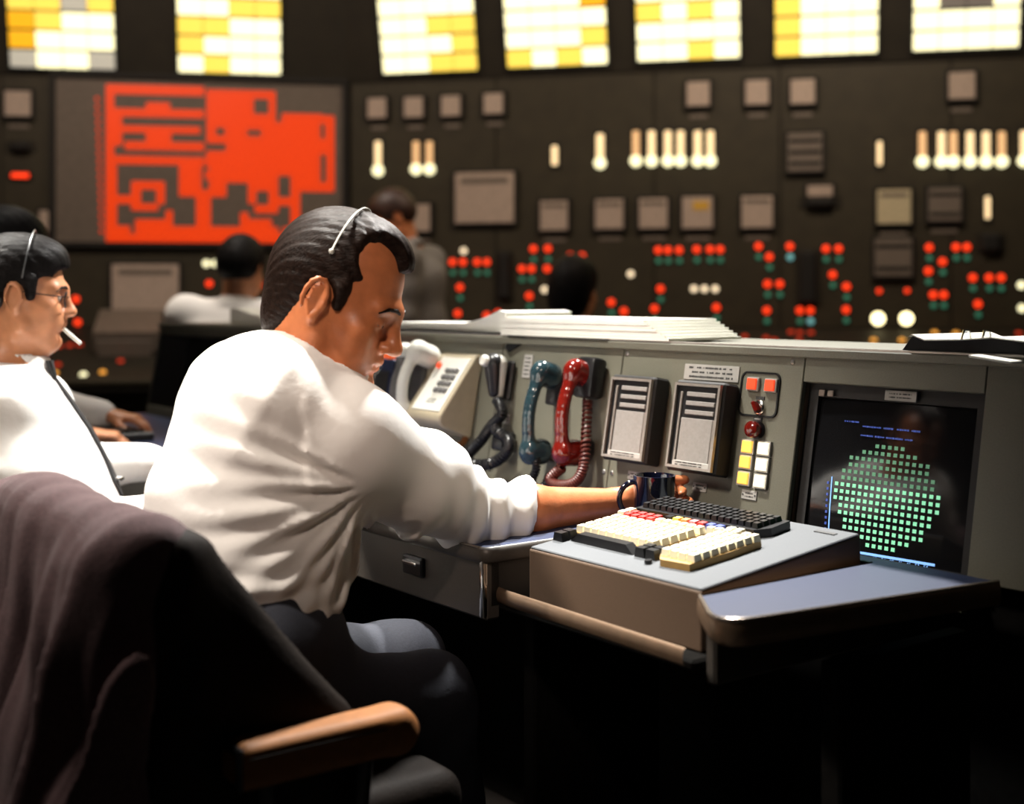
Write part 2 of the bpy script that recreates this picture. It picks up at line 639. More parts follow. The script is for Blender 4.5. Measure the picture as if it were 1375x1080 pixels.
    def obj(self, name, m, parent=None, smooth=1, inv=None):
        V, Q = self.surface(smooth)
        if inv is not None:
            iv = np.array(inv)
            V = V @ iv[:3, :3].T + iv[:3, 3]
        me = bpy.data.meshes.new(name)
        me.vertices.add(len(V))
        me.vertices.foreach_set('co', V.astype(np.float32).ravel())
        me.loops.add(Q.size)
        me.loops.foreach_set('vertex_index', Q.astype(np.int32).ravel())
        me.polygons.add(len(Q))
        me.polygons.foreach_set('loop_start', np.arange(0, Q.size, 4, dtype=np.int32))
        me.polygons.foreach_set('loop_total', np.full(len(Q), 4, np.int32))
        me.update(calc_edges=True)
        me.validate()
        me.polygons.foreach_set('use_smooth', [True] * len(me.polygons))
        me.materials.append(M[m] if isinstance(m, str) else m)
        o = bpy.data.objects.new(name, me)
        COL.objects.link(o)
        if parent:
            o.parent = parent
        return o


def nv(v):
    v = np.array(v, float)
    return v / np.linalg.norm(v)


def head_frame(fwd, pitch=0., roll=0.):
    """rows: forward, left, up ; pitch>0 looks down ; roll>0 tips the crown to the left"""
    f = nv([fwd[0], fwd[1], 0])
    l = np.array([-f[1], f[0], 0])
    u = np.array([0, 0, 1.])
    p = math.radians(pitch)
    f2 = f * math.cos(p) - u * math.sin(p)
    u2 = u * math.cos(p) + f * math.sin(p)
    r = math.radians(roll)
    l3 = l * math.cos(r) - u2 * math.sin(r)
    u3 = u2 * math.cos(r) + l * math.sin(r)
    return np.array([f2, l3, u3])


def sdf_head(S, R, o, s, jaw=1.0):
    S.frame(R, o, s)
    S.ell((-.012, 0, .042), (.098, .077, .086), .0)
    S.ell((-.045, 0, .01), (.062, .066, .07), .03)
    S.ell((.030, 0, -.035), (.060, .060, .085), .04)
    for y in (-1, 1):
        S.cone((-.012, .056 * y, -.035), (.008, .053 * y, -.078), .019, .018, .03)
        S.cone((.008, .053 * y, -.078), (.068 * jaw, .016 * y, -.112), .018, .016, .03)
        S.ell((.060, .046 * y, -.028), (.026, .02, .02), .025)
        S.cone((.076, .042 * y, .014), (.089, .010 * y, .016), .010, .012, .018)
        S.ell((.066, .032 * y, -.062), (.022, .024, .026), .03)
    S.ell((.071 * jaw, 0, -.106), (.021, .024, .019), .025)
    S.ell((.076, 0, -.066), (.020, .026, .022), .025)
    # eye sockets, nose, mouth
    for y in (-1, 1):
        S.ell((.098, .034 * y, -.006), (.017, .016, .011), .014, 'sub')
        S.ell((.077, .033 * y, -.007), (.0150, .0165, .0125), .004)
        S.cone((.088, .020 * y, -.0075), (.083, .046 * y, -.008), .0022, .002, .003, 'sub')
    S.cone((.092, 0, .008), (.112, 0, -.034), .0085, .0115, .016)
    S.ell((.113, 0, -.036), (.0125, .0125, .011), .008)
    for y in (-1, 1):
        S.ell((.103, .0125 * y, -.040), (.011, .008, .0085), .007)
        S.ell((.108, .008 * y, -.0485), (.005, .0035, .004), .004, 'sub')
    S.cone((.094, .020, -.0655), (.0965, 0, -.0625), .006, .0075, .008)
    S.cone((.094, -.020, -.0655), (.0965, 0, -.0625), .006, .0075, .008)
    S.cone((.092, -.014, -.0765), (.092, .014, -.0765), .0075, .0075, .008)
    S.cone((.100, -.024, -.0705), (.1005, .024, -.0705), .0022, .0022, .004, 'sub')
    S.ell((.098, 0, -.089), (.012, .026, .006), .012, 'sub')
    # ears
    for y in (-1, 1):
        e = np.array([-.006, .074 * y, -.008])
        S.ell(e + [0, .004 * y, 0], (.017, .007, .027), .006)
        rim = []
        for a in range(-70, 221, 29):
            t = math.radians(a)
            rr = .0175 if a < 130 else .016
            rim.append(e + np.array([math.cos(t) * rr - .004, (.009 + .006 * (math.cos(t) < 0)) * y, math.sin(t) * .029 + .002]))
        S.chain(rim, [.0042] * len(rim), .003)
        S.ell(e + [-.003, .015 * y, .002], (.009, .007, .016), .004, 'sub')
        S.ell(e + [.005, .006 * y, -.028], (.008, .0055, .010), .006)
        S.ell(e + [.013, .004 * y, -.006], (.005, .006, .007), .005)
    S.frame()


def sdf_hair(vox, R, o, s, style, m, parent):
    o = np.array(o)
    r = .19 * s
    S = SDF(o - r, o + r, vox)
    S.frame(R, o, s)
    th = {'swept': 0.0, 'fringe': .004, 'full': .010, 'long': .012}[style]
    S.ell((-.014, 0, .045), (.105 + th, .081 + th, .091 + th), .0)
    S.ell((-.048, 0, .008), (.070 + th, .074 + th, .078), .03)
    if style == 'swept':
        S.ell((.022, 0, .088), (.062, .052, .043), .03)
        S.ell((-.058, 0, -.050), (.044, .060, .058), .03)            # volume swept back over the crown
        S.box((.16, 0, -.02), (.095, .2, .100), .03, .012, 'sub')  # forehead and face
        for y in (-1, 1):
            S.ell((.082, .060 * y, .088), (.060, .040, .052), .012, 'sub')   # receding temples
            S.box((.095, .09 * y, -.02), (.066, .06, .062), .02, .010, 'sub')
            S.cone((.020, .0715 * y, .02), (.022, .0695 * y, -.004), .013, .0095, .012)   # sideburn
    elif style == 'fringe':
        S.ell((.040, 0, .080), (.058, .064, .048), .03)
        S.box((.165, 0, -.03), (.092, .2, .092), .02, .012, 'sub')
        for y in (-1, 1):
            S.box((.102, .09 * y, -.02), (.070, .06, .060), .02, .010, 'sub')
            S.cone((.022, .073 * y, .03), (.026, .070 * y, -.004), .017, .012, .012)
    else:
        S.box((.150, 0, -.04), (.085, .2, .100), .03, .012, 'sub')
        if style == 'long':
            S.ell((-.05, 0, -.05), (.075, .085, .09), .04)
            S.box((.130, 0, -.05), (.09, .2, .10), .03, .02, 'sub')
    if style != 'long':
        for y in (-1, 1):
            S.ell((-.004, .09 * y, -.012), (.026, .028, .036), .006, 'sub')   # clear of the ears
            S.box((.03, .1 * y, -.085), (.055, .09, .055), .015, .01, 'sub')
        S.box((0, 0, -.170 if style == 'swept' else -.145), (.2, .2, .070), .02, .01, 'sub')
    S.frame()
    Rm = np.array(R)

    def strands(x, y, z):
        q = (np.stack([x, y, z], 1) - o) @ Rm.T / s
        ang = np.arctan2(q[:, 1], q[:, 2] + .06)
        return .0007 * s * np.sin(ang * 46 + 5 * np.sin(q[:, 0] * 30) + q[:, 0] * 20) + .0006 * s * np.sin(ang * 95 - q[:, 0] * 45)
    S.displace(strands)
    return S.obj('hair', m, parent, 0)


def sdf_hand(S, wrist, d, up, side, curl=(25, 35, 25), spread=.06, scale=1.0, thumb=(0.5, .55, -.35), bends=None):
    """d: wrist -> knuckles, up: back of the hand, side: towards the thumb"""
    w = np.array(wrist, float)
    d = nv(d)
    up = nv(np.array(up) - d * np.dot(up, d))
    sd = np.cross(up, d)
    if np.dot(sd, side) < 0:
        sd = -sd
    k = scale
    S.econe(w - d * .01, w + d * .035 * k, (.026 * k, .019 * k), (.036 * k, .016 * k), sd, .015)
    S.econe(w + d * .035 * k, w + d * .085 * k, (.038 * k, .016 * k), (.040 * k, .0125 * k), sd, .012)
    for i, (off, ln, r) in enumerate(((.029, .074, .0088), (.0095, .082, .0092), (-.0105, .077, .0088), (-.029, .060, .0076))):
        p = w + d * (.086 - .004 * abs(i - 1)) * k + sd * off * k
        dr = nv(d + sd * off / .03 * spread)
        pts = [p - dr * .02 * k, p]
        ang = 0.
        cu = bends[i] if bends else curl
        for ph, seg in zip(cu, (.46, .30, .24)):
            ang += math.radians(ph)
            v = dr * math.cos(ang) - up * math.sin(ang)
            p = p + v * ln * seg * k
            pts.append(p)
        S.chain(pts, [r * k, r * k * 1.05, r * k, r * k * .9, r * k * .78], .006, .003)
    t0 = w + d * .028 * k + sd * .026 * k - up * .004 * k
    tv = nv(d * thumb[0] + sd * thumb[1] + up * thumb[2])
    t1 = t0 + tv * .042 * k
    tv2 = nv(d * (thumb[0] + .5) + sd * (thumb[1] - .25) + up * thumb[2])
    t2 = t1 + tv2 * .032 * k
    t3 = t2 + tv2 * .024 * k
    S.chain([t0, t1, t2, t3], [.0155 * k, .0115 * k, .0105 * k, .0085 * k], .010, .003)


# ================================================================== SETTING
def struct(o):
    o['kind'] = 'structure'
    return o


g = G().box((0, 4, -.05), (14, 14, .1))
struct(g.obj('floor', 'floor'))
g = G().box((0, 4.6, 4.25), (14, 12, .1))
struct(g.obj('ceiling', 'ceiling'))

FAS_Y, FAS_T = 2.47, math.radians(15)
BENCH_Z, BENCH_D, BENCH_H = .98, .65, .28


def build_wall(name, pl, x0, x1, sheets):
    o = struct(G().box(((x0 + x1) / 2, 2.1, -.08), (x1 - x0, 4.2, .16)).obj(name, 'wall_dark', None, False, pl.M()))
    me = None
    for a, b in zip(sheets[:-1], sheets[1:]):
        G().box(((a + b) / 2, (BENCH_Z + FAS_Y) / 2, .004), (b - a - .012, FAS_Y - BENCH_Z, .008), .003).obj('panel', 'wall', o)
    # leaning fascia that carries the annunciators
    c, s = math.cos(FAS_T), math.sin(FAS_T)
    L = 1.25
    poly = [(0, FAS_Y), (.02, FAS_Y), (.02 + L * s, FAS_Y + L * c), (0, FAS_Y + L * c)]
    T = Matrix(((0, 0, 1, 0), (0, 1, 0, 0), (1, 0, 0, 0), (0, 0, 0, 1)))
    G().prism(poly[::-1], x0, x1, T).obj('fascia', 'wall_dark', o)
    return o


wall_left = build_wall('wall_left', wallL, -5.0, 0.0, [-5, -3.9, -2.9, -2.02, -.02])
wall_right = build_wall('wall_right', wallR, 0.0, 5.6, [0.02, .95, 1.9, 2.62, 3.55, 4.4, 5.55])
wallL_fas = Plane(wallL.o + ZV * FAS_Y + wallL.uz * .02, wallL.ux, ZV * math.cos(FAS_T) + wallL.uz * math.sin(FAS_T))
wallR_fas = Plane(wallR.o + ZV * FAS_Y + wallR.uz * .02, wallR.ux, ZV * math.cos(FAS_T) + wallR.uz * math.sin(FAS_T))
benchL = Plane(wallL.o + ZV * BENCH_Z, wallL.ux, ZV * BENCH_H - wallL.uz * BENCH_D)
benchR = Plane(wallR.o + ZV * BENCH_Z, wallR.ux, ZV * BENCH_H - wallR.uz * BENCH_D)

# ------------------------------------------------------------------ sloping control benches below the boards
TZ = Matrix(((0, 0, 1, 0), (0, 1, 0, 0), (1, 0, 0, 0), (0, 0, 0, 1)))
for pl, x0, x1, lab in ((wallL, -5.0, -.66, 'long dark sloping control bench under the red mimic board'),
                        (wallR, .66, 5.55, 'long dark sloping control bench under the right-hand gauges')):
    t = thing('control_bench', lab, 'control bench', pl.M())
    poly = [(.005, .0), (.35, .0), (.35, .55), (BENCH_D, BENCH_Z - BENCH_H - .06), (BENCH_D, BENCH_Z - BENCH_H), (.005, BENCH_Z)]
    G().prism(poly[::-1], x0, x1, TZ).obj('body', 'wall_dark', t)
    G().box(((x0 + x1) / 2, BENCH_Z - BENCH_H - .012, BENCH_D + .012), (x1 - x0, .03, .024), .006).obj('front_rail', 'wall', t)

# ------------------------------------------------------------------ main console (housing behind the panel face)
PT = .325                      # panel height along its slope
CL, CR = -3.28, .62            # console ends along D
tilt = math.sin(TH)
con = thing('control_console', 'long grey control console with a leaning instrument face', 'console', desk.M())
# local axes of desk plane: x along, y back, z up
top_y, top_z = PT * math.sin(TH), PT * math.cos(TH)
MX0, MX1, MH0, MH1 = -.322, .036, -.035, .266        # monitor opening in panel coordinates
KX0, KX1 = CL + .006, -2.25                              # far dark opening, made to stand for the shade on that stretch
bm_parts = []


def panel_slab(x0, x1, h0, h1):
    """a piece of the panel face, 12 mm thick, panel coordinates"""
    return G().box(((x0 + x1) / 2, (h0 + h1) / 2, -.006), (x1 - x0, h1 - h0, .012), .0015)


PM = desk.M().inverted() @ panel.M()     # panel frame in console local space
edges = [CL, KX0, KX1, -1.86, -1.215, -.80, MX0, MX1, CR]
for a, b in zip(edges[:-1], edges[1:]):
    if (a, b) == (MX0, MX1):
        for q in ((a, b, MH1, PT), (a, b, -.07, MH0)):
            panel_slab(*q).obj('face_plate', 'panel', con, False, PM)
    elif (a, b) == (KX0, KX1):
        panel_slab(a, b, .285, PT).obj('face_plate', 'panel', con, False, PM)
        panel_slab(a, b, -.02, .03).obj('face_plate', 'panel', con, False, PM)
    else:
        panel_slab(a + .0012, b - .0012, -.02, PT).obj('face_plate', 'panel', con, False, PM)
# housing: top deck, back, ends, pedestal
G().box(((CL + CR) / 2, top_y + .17, top_z - .008), (CR - CL, .36, .016), .002).obj('top_deck', 'panel', con)
G().box(((CL + CR) / 2, top_y + .345, top_z / 2 - .36), (CR - CL, .016, top_z + .70), .002).obj('back_panel', 'panel_dark', con)
T = Matrix(((0, 0, 1, 0), (1, 0, 0, 0), (0, 1, 0, 0), (0, 0, 0, 1)))
endp = [(.0, -.02), (top_y + .33, -.02), (top_y + .33, top_z - .02), (top_y + .004, top_z - .02)]
G().prism(endp, CL + .001, CL + .016, T).obj('end_panel', 'panel_dark', con)  # left end kept dark to carry on the painted shade
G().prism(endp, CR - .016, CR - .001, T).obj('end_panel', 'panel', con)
G().box(((CL + CR) / 2, .19, -.39), (CR - CL, .30, .70), .004).obj('pedestal', 'console_base', con)
# thin pale strip put in as the highlight along the top edge
G().box(((CL + CR) / 2, -.002, 0), (CR - CL, .006, .006), .001, Matrix.Translation((0, top_y, top_z + .001))).obj('edge_highlight', 'meter_bezel', con)
# monitor recess, and the deep dark one added for the far shade
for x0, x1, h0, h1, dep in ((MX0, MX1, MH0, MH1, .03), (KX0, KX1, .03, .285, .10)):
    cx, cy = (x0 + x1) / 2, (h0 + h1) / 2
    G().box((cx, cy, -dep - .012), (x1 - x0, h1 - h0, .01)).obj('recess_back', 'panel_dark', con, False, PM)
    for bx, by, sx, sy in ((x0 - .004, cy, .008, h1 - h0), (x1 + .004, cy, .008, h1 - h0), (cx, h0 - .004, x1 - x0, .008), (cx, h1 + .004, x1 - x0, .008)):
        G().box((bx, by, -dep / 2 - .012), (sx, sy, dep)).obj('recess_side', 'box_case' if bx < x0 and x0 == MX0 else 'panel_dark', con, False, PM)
# raised seams/sub-plates and screws
for px0, py0, px1, py1 in ((1000, 478, 1052, 486),):
    pass
me = None
for sx, sy in ((-.80 + .012, .30), (-.80 + .012, .055), (-.80 - .012, .055), (-.35, .30), (-.35, .02), (-1.20, .30), (-1.20, .02), (.3, .3), (.3, .05)):
    if me is None:
        me = G().lathe([(.0045, 0), (.0045, .0015), (.003, .0025)], 10).mesh('screw')
        me.materials.append(M['steel'])
    link('screw', me, None, con, False, PM @ Matrix.Translation((sx, sy, 0)))

# ------------------------------------------------------------------ worktop along the console
DQ = .50
wt = thing('worktop', 'blue-grey laminate console worktop with a brown metal edge', 'worktop', desk.M())


def rounded_poly(pts, n=6):
    out = []
    m = len(pts)
    for i, (x, y, r) in enumerate(pts):
        p = Vector((x, y))
        a = (Vector(pts[i - 1][:2]) - p)
        b = (Vector(pts[(i + 1) % m][:2]) - p)
        if r <= 0:
            out.append((x, y))
            continue
        a = a.normalized() * r
        b = b.normalized() * r
        for k in range(n + 1):
            t = k / n
            q = (p + a) * (1 - t) ** 2 + p * 2 * t * (1 - t) + (p + b) * t * t
            out.append((q.x, q.y))
    return out


RL, RR = -.522, -.072          # keyboard recess
left_poly = rounded_poly([(CL, -DQ, 0), (RL, -DQ, .012), (RL, -.088, .0), (RR, -.088, 0), (RR, -.462, .008), (.050, -.552, .065), (.122, -.052, 0), (-.34, -.052, 0), (-.34, -.012, 0), (CL, -.012, 0)])
G().prism(left_poly, -.022, 0).obj('top', 'desk', wt)
# metal edge band, a strip following the front outline
band = rounded_poly([(RR, -.462, .0), (.050, -.552, .065), (.122, -.052, 0)], 10)


def edge_band(pts, z0, z1, t):
    g = G()
    pts = [Vector((x, y, 0)) for x, y in pts]
    m = len(pts)
    for i, p in enumerate(pts):
        tan = (pts[min(i + 1, m - 1)] - pts[max(i - 1, 0)]).normalized()
        nrm = Vector((tan.y, -tan.x, 0))
        zc, hh = (z0 + z1) / 2, (z1 - z0) / 2
        for k in range(8):
            a = math.pi * k / 7 - math.pi / 2
            q = p + nrm * (t * math.cos(a))
            g.v.append(Vector((q.x, q.y, zc + hh * math.sin(a))))
    for i in range(m - 1):
        for k in range(7):
            g.f.append((i * 8 + k, (i + 1) * 8 + k, (i + 1) * 8 + k + 1, i * 8 + k + 1))
    return g


edge_band([(RR, -.085)] + band, -.034, .002, .005).obj('edge_band', 'rim', wt, 60)
G().tube([(CL, -DQ - .004, .0005), (-1.5, -DQ - .004, .0005), (RL - .012, -DQ - .004, .0005)], .0024, 8).obj('highlight_bead', 'highlight_warm', wt, True)  # bead added to draw the bright highlight along the rim
edge_band([(CL, -DQ), (RL - .01, -DQ), (RL - .003, -DQ + .003), (RL, -DQ + .012), (RL, -.09)], -.026, .002, .008).obj('edge_band', 'apron', wt, 60)
G().tube([(x, y - .003 * (y < -.5), .0005) for x, y in band], .0030, 8).obj('highlight_bead', 'highlight_warm', wt, True)
# apron with recessed black pull
AH = .105
G().box(((CL + RL) / 2, -DQ + .018, -.024 - AH / 2 + .01), (RL - CL - .004, .03, AH), .004).obj('apron', 'apron', wt)
G().box((RL - .008, -DQ + .002, -.065), (.012, .012, .10), .004, None, 2).obj('corner_strip', 'chrome', wt, True)
hx, hy = desk.L(562, 718)
pull = G().box((-.735, -DQ - .001, -.062), (.062, .012, .034), .003)
pu = pull.obj('drawer_pull', 'black', wt)
G().box((-.735, -DQ - .009, -.056), (.044, .010, .006), .002).obj('lip', 'chrome', pu)
# keyboard shelf under the recess
G().box(((RL + RR) / 2 - .0, -.26, -.0945), (RR - RL, .43, .016), .004).obj('keyboard_shelf', 'console_base', wt)
edge_band([(RL - .005, -.470), (RL + .03, -.476), (RR + .001, -.490)], -.092, -.066, .006).obj('shelf_edge', 'rim', wt, 60)
G().box((RR + .012, -.270, -.075), (.02, .37, .09), .004).obj('recess_cheek', 'apron', wt)
G().box((RL - .012, -.27, -.06), (.02, .44, .08), .004).obj('recess_cheek', 'panel_dark', wt)
for x in (-2.9, -1.6, -.6, .06):
    G().box((x, -.20, -.41), (.035, .30, .66), .004).obj('support_leg', 'console_base', wt)


# ================================================================== FAR BOARDS
def alarm_board(pl, fas, pxl, pyl, pxr, pyr, rows, lab):
    x0, y0 = fas.L(pxl, pyl)
    x1, y1 = fas.L(pxr, pyr)
    wd = abs(x1 - x0)
    ch = .112
    nr = len(rows)
    t = thing('annunciator_panel', lab, 'alarm panel', fas.M((x0 + x1) / 2, (y0 + y1) / 2, 0), 'annunciator panels along the top of the boards')
    G().box((0, nr * ch / 2, .012), (wd + .03, nr * ch + .03, .024), .004).obj('housing', 'black_matte', t)
    cw = wd / 4
    me = {}
    for r, row in enumerate(rows):
        for c, k in enumerate(row):
            if k not in me:
                me[k] = G().box((0, 0, .006), (cw - .004, ch - .013, .012), .006, None, 2).mesh('tile')
                me[k].materials.append(M['tile_' + k])
            link('tile', me[k], None, t, False, Matrix.Translation((-wd / 2 + (c + .5) * cw, (r + .5) * ch, .024)))
    return t


U = ['WYWW', 'YWWY', 'WWYW']
alarm_board(wallL, wallL_fas, 15, 91, 156, 94, ['GWWG', 'AWWW', 'AYWW', 'YYGY', 'WYWW', 'WWYW'], 'lit annunciator panel with orange and grey tiles, leftmost of all')
alarm_board(wallL, wallL_fas, 240, 98, 377, 100, ['WYWW', 'YWWW', 'YYWW', 'WWYY', 'WYWW', 'YWWW'], 'lit annunciator panel straight above the red mimic diagram')
alarm_board(wallR, wallR_fas, 517, 99, 643, 95, ['WWYY', 'WWWY', 'WWYY', 'WWWW', 'WYWW', 'YWWW'], 'lit annunciator panel with yellow right half, first right of the corner')
alarm_board(wallR, wallR_fas, 683, 92, 817, 86, ['YWYW', 'WWWY', 'WWWW', 'WWWA', 'WYWW', 'YWWW'], 'lit annunciator panel with alternating yellow and white bottom row')
alarm_board(wallR, wallR_fas, 857, 83, 994, 78, ['WWYW', 'WWWW', 'YWYW', 'WWWW', 'WYWW', 'YWWW'], 'lit annunciator panel in the middle of the right board, above the six-column row')
alarm_board(wallR, wallR_fas, 1041, 76, 1178, 72, ['YWWW', 'YWWW', 'YWWW', 'WWWW', 'WYWW', 'YWWW'], 'lit annunciator panel with a full yellow left column')
alarm_board(wallR, wallR_fas, 1225, 69, 1367, 64, ['WWWW', 'WWWW', 'WDDW', 'WWWW', 'WYWW', 'YWWW'], 'lit annunciator panel with two dark tiles, rightmost in view')

# ------------------------------------------------------------------ red mimic board
mb0 = wallL.L(74, 326, .02)
mb1 = wallL.L(461, 113, .02)
mw, mh = mb1[0] - mb0[0], mb1[1] - mb0[1]
mt = thing('mimic_board', 'large grey display board with glowing red plant diagram', 'display board', wallL.M((mb0[0] + mb1[0]) / 2, (mb0[1] + mb1[1]) / 2, .008))
G().box((0, 0, .012), (mw, mh, .024), .003).obj('face', 'map_grey', mt)
frame_mesh(G(), mw + .05, mh + .05, .03, 0, .05).obj('frame', 'black_matte', mt)


def mxy(cx, cy):
    x, y = wallL.L(cx * .3491, cy * .3491, .03)
    return x - (mb0[0] + mb1[0]) / 2, y - (mb0[1] + mb1[1]) / 2


NX, NY = 176, 120
RX0, RY0, RX1, RY1 = 408, 336, 1290, 938
bmp = np.zeros((NY, NX), bool)


def R_(x0, y0, x1, y1, on=True):
    a = int(round((x0 - RX0) / (RX1 - RX0) * NX)); b = int(round((x1 - RX0) / (RX1 - RX0) * NX))
    c = int(round((y0 - RY0) / (RY1 - RY0) * NY)); d = int(round((y1 - RY0) / (RY1 - RY0) * NY))
    bmp[c:d, a:b] = on


for r in ((410, 338, 440, 935), (410, 338, 780, 370), (440, 428, 780, 458), (560, 400, 648, 430), (440, 428, 470, 568), (470, 490, 762, 518),
          (560, 518, 655, 550), (480, 550, 780, 580), (440, 605, 780, 637), (685, 637, 775, 755), (505, 700, 628, 730), (505, 700, 538, 815),
          (600, 730, 628, 785), (440, 758, 540, 788), (510, 785, 605, 815), (750, 730, 805, 880), (425, 875, 1150, 935), (425, 640, 450, 935),
          (520, 850, 660, 880), (635, 815, 660, 880), (785, 345, 1055, 470), (785, 345, 860, 550), (860, 430, 1240, 700), (1080, 435, 1285, 732),
          (790, 580, 865, 755), (860, 550, 1120, 700), (1115, 670, 1152, 935), (948, 700, 980, 782), (980, 700, 1062, 730), (1030, 730, 1062, 815),
          (975, 788, 1062, 818), (1055, 755, 1120, 787), (920, 820, 950, 880), (950, 845, 1040, 880)):
    R_(*r)
for r in ((970, 378, 1030, 435), (825, 492, 860, 520), (945, 495, 1000, 523), (1228, 468, 1252, 525), (1230, 588, 1254, 695), (1062, 672, 1115, 752),
          (1055, 345, 1080, 465), (780, 338, 787, 735), (800, 550, 862, 578), (497, 870, 518, 905), (1064, 870, 1084, 900), (770, 640, 800, 725)):
    R_(*r, on=False)
R_(785, 600, 800, 640)
R_(785, 655, 798, 690)
mxa, mxb = mxy(RX0, 636)[0], mxy(RX1, 636)[0]
mya, myb = mxy(850, RY0)[1], mxy(850, RY1)[1]
gg = G()
for j in range(NY):
    i = 0
    while i < NX:
        if bmp[j, i]:
            k = i
            while k < NX and bmp[j, k]:
                k += 1
            x0, x1 = (mxa + (mxb - mxa) * q / NX for q in (i, k))
            y0, y1 = (mya + (myb - mya) * q / NY for q in (j, j + 1))
            gg.add([(x0, y1, .027), (x1, y1, .027), (x1, y0, .027), (x0, y0, .027)], [(0, 1, 2, 3)])
            i = k
        else:
            i += 1
tag(gg.obj('lit_diagram', 'map_red', mt), 'glowing red plant diagram')
me = G().lathe([(.0115, 0), (.0115, .004), (.005, .008)], 12).mesh('status_dot')
me.materials.append(M['map_red'])
for i in range(18):
    x, y = mxy(374 + 17 * i / 17, 380 + 511 * i / 17)
    link('status_dot', me, None, mt, False, Matrix.Translation((x, y, .024)))


# ------------------------------------------------------------------ instruments on the boards
def lamp_mesh(name, r, m, bez=True):
    g = G()
    g.lathe([(r, 0), (r, .010), (r * .75, .016), (r * .25, .019)], 14)
    nf = len(g.f)
    if bez:
        g.lathe([(r * 1.35, 0), (r * 1.35, .006), (r * 1.02, .008)], 14, None, False)
    me = g.mesh(name)
    me.materials.append(M[m])
    me.materials.append(M['black_matte'])
    me.polygons.foreach_set('material_index', [0] * nf + [1] * (len(g.f) - nf))
    return me


LM = {k: lamp_mesh('indicator_lamp', r, m) for k, (r, m) in dict(
    red=(.020, 'lamp_red'), green=(.016, 'lamp_green'), teal=(.018, 'lamp_teal'), white=(.018, 'lamp_white'), amber=(.018, 'lamp_amber'),
    dim=(.018, 'lamp_red_dim'), hot=(.036, 'lamp_bright'), tiny=(.014, 'lamp_red'), hotw=(.020, 'tile_W')).items()}


def lamp(pl, px, py, k, label, group, e=.008):
    x, y = pl.L(px, py, e)
    o = link('indicator_lamp', LM[k], None, None, False, pl.M(x, y, e))
    return tag(o, label, 'indicator lamp', group)


RED_R = [(716.5, 334.4), (736, 334), (766, 344), (782, 344), (608, 352), (622, 352), (641, 352), (654, 352), (701, 361), (714, 361), (735, 361), (750, 361),
         (618, 386), (711, 397.5), (615, 421), (669, 421), (654, 424), (821, 406), (838, 418), (884, 336), (897, 336), (912, 336), (887, 388), (879, 414.5),
         (935.6, 335), (953.5, 335), (967, 335), (1018.5, 331), (1033, 345), (1060.6, 331), (1109, 334), (1126, 334), (1118, 369), (1136.6, 385), (1136, 416),
         (1030.6, 381.5), (1047, 381.5), (1029.5, 417), (1074, 417), (1088, 417), (962, 413), (1247.5, 332.5), (1265.5, 351.5), (1246.5, 364), (1283.5, 332),
         (1298, 332), (1253, 396), (1267, 396), (1306, 373), (1328, 373), (1344, 373), (1313, 408.5)]
NTH = ('first', 'second', 'third', 'fourth', 'fifth', 'sixth', 'seventh', 'eighth', 'ninth', 'tenth', 'eleventh', 'twelfth', 'thirteenth', 'fourteenth',
       'fifteenth', 'sixteenth', 'seventeenth', 'eighteenth', 'nineteenth', 'twentieth')
ROWS = (('topmost', 325, 340), ('second', 340, 356), ('third', 356, 378), ('fourth', 378, 391), ('fifth', 391, 410), ('lowest', 410, 430))
for rn, ya, yb in ROWS:
    row = sorted(p for p in RED_R if ya <= p[1] < yb)
    for i, p in enumerate(row):
        lamp(wallR, *p, 'red', 'round red lamp, %s from left in the %s lamp row of the right-hand board' % (NTH[i], rn), 'red lamps on the right-hand board')
        if p not in ((735, 361), (669, 421), (654, 424)):
            lamp(wallR, p[0] + .5, p[1] + 14.5, 'teal' if p in ((1060.6, 331), (1088, 417)) else 'green',
                 'dim green lamp below the %s red lamp of the %s row, right-hand board' % (NTH[i], rn), 'green lamps under the red lamps')
for p, lab in (((623, 337), 'warm white lamp above the first red lamps right of the standing person'), ((731.5, 389), 'warm white lamp just left of the round dark-haired head'),
               ((847, 368), 'warm white lamp standing alone right of the round dark-haired head'), ((932, 388), 'left one of three touching warm white lamps'),
               ((946, 388), 'middle one of three touching warm white lamps'), ((960.5, 388), 'right one of three touching warm white lamps')):
    lamp(wallR, *p, 'white', lab, 'white lamps on the right-hand board')
lamp(wallR, 576, 341, 'amber', 'single amber indicator lamp beside the standing person in grey', None)
for p, s in (((1179, 428), 'left'), ((1217, 428), 'right')):
    lamp(wallR, *p, 'hot', 'big dazzling round lamp low on the board, %s one of two' % s, 'dazzling lamp pair')
for p, sd in (((1180.5, 391), 'left'), ((1218, 390.5), 'right')):
    lamp(wallR, *p, 'tiny', 'tiny red lamp directly above the %s dazzling round lamp' % sd, 'tiny red lamps above the dazzling pair')
for p, sd in (((1371, 383), 'upper'), ((1372, 414), 'lower')):
    lamp(wallR, *p, 'hotw', '%s of two bright yellow-white lamps at the right edge of the picture' % sd, 'bright lamps at the right edge')
def bench_row(pl, pts, kind, words, group):
    for i, p in enumerate(sorted(pts)):
        lamp(pl, *p, kind, words % NTH[i], group, .0)


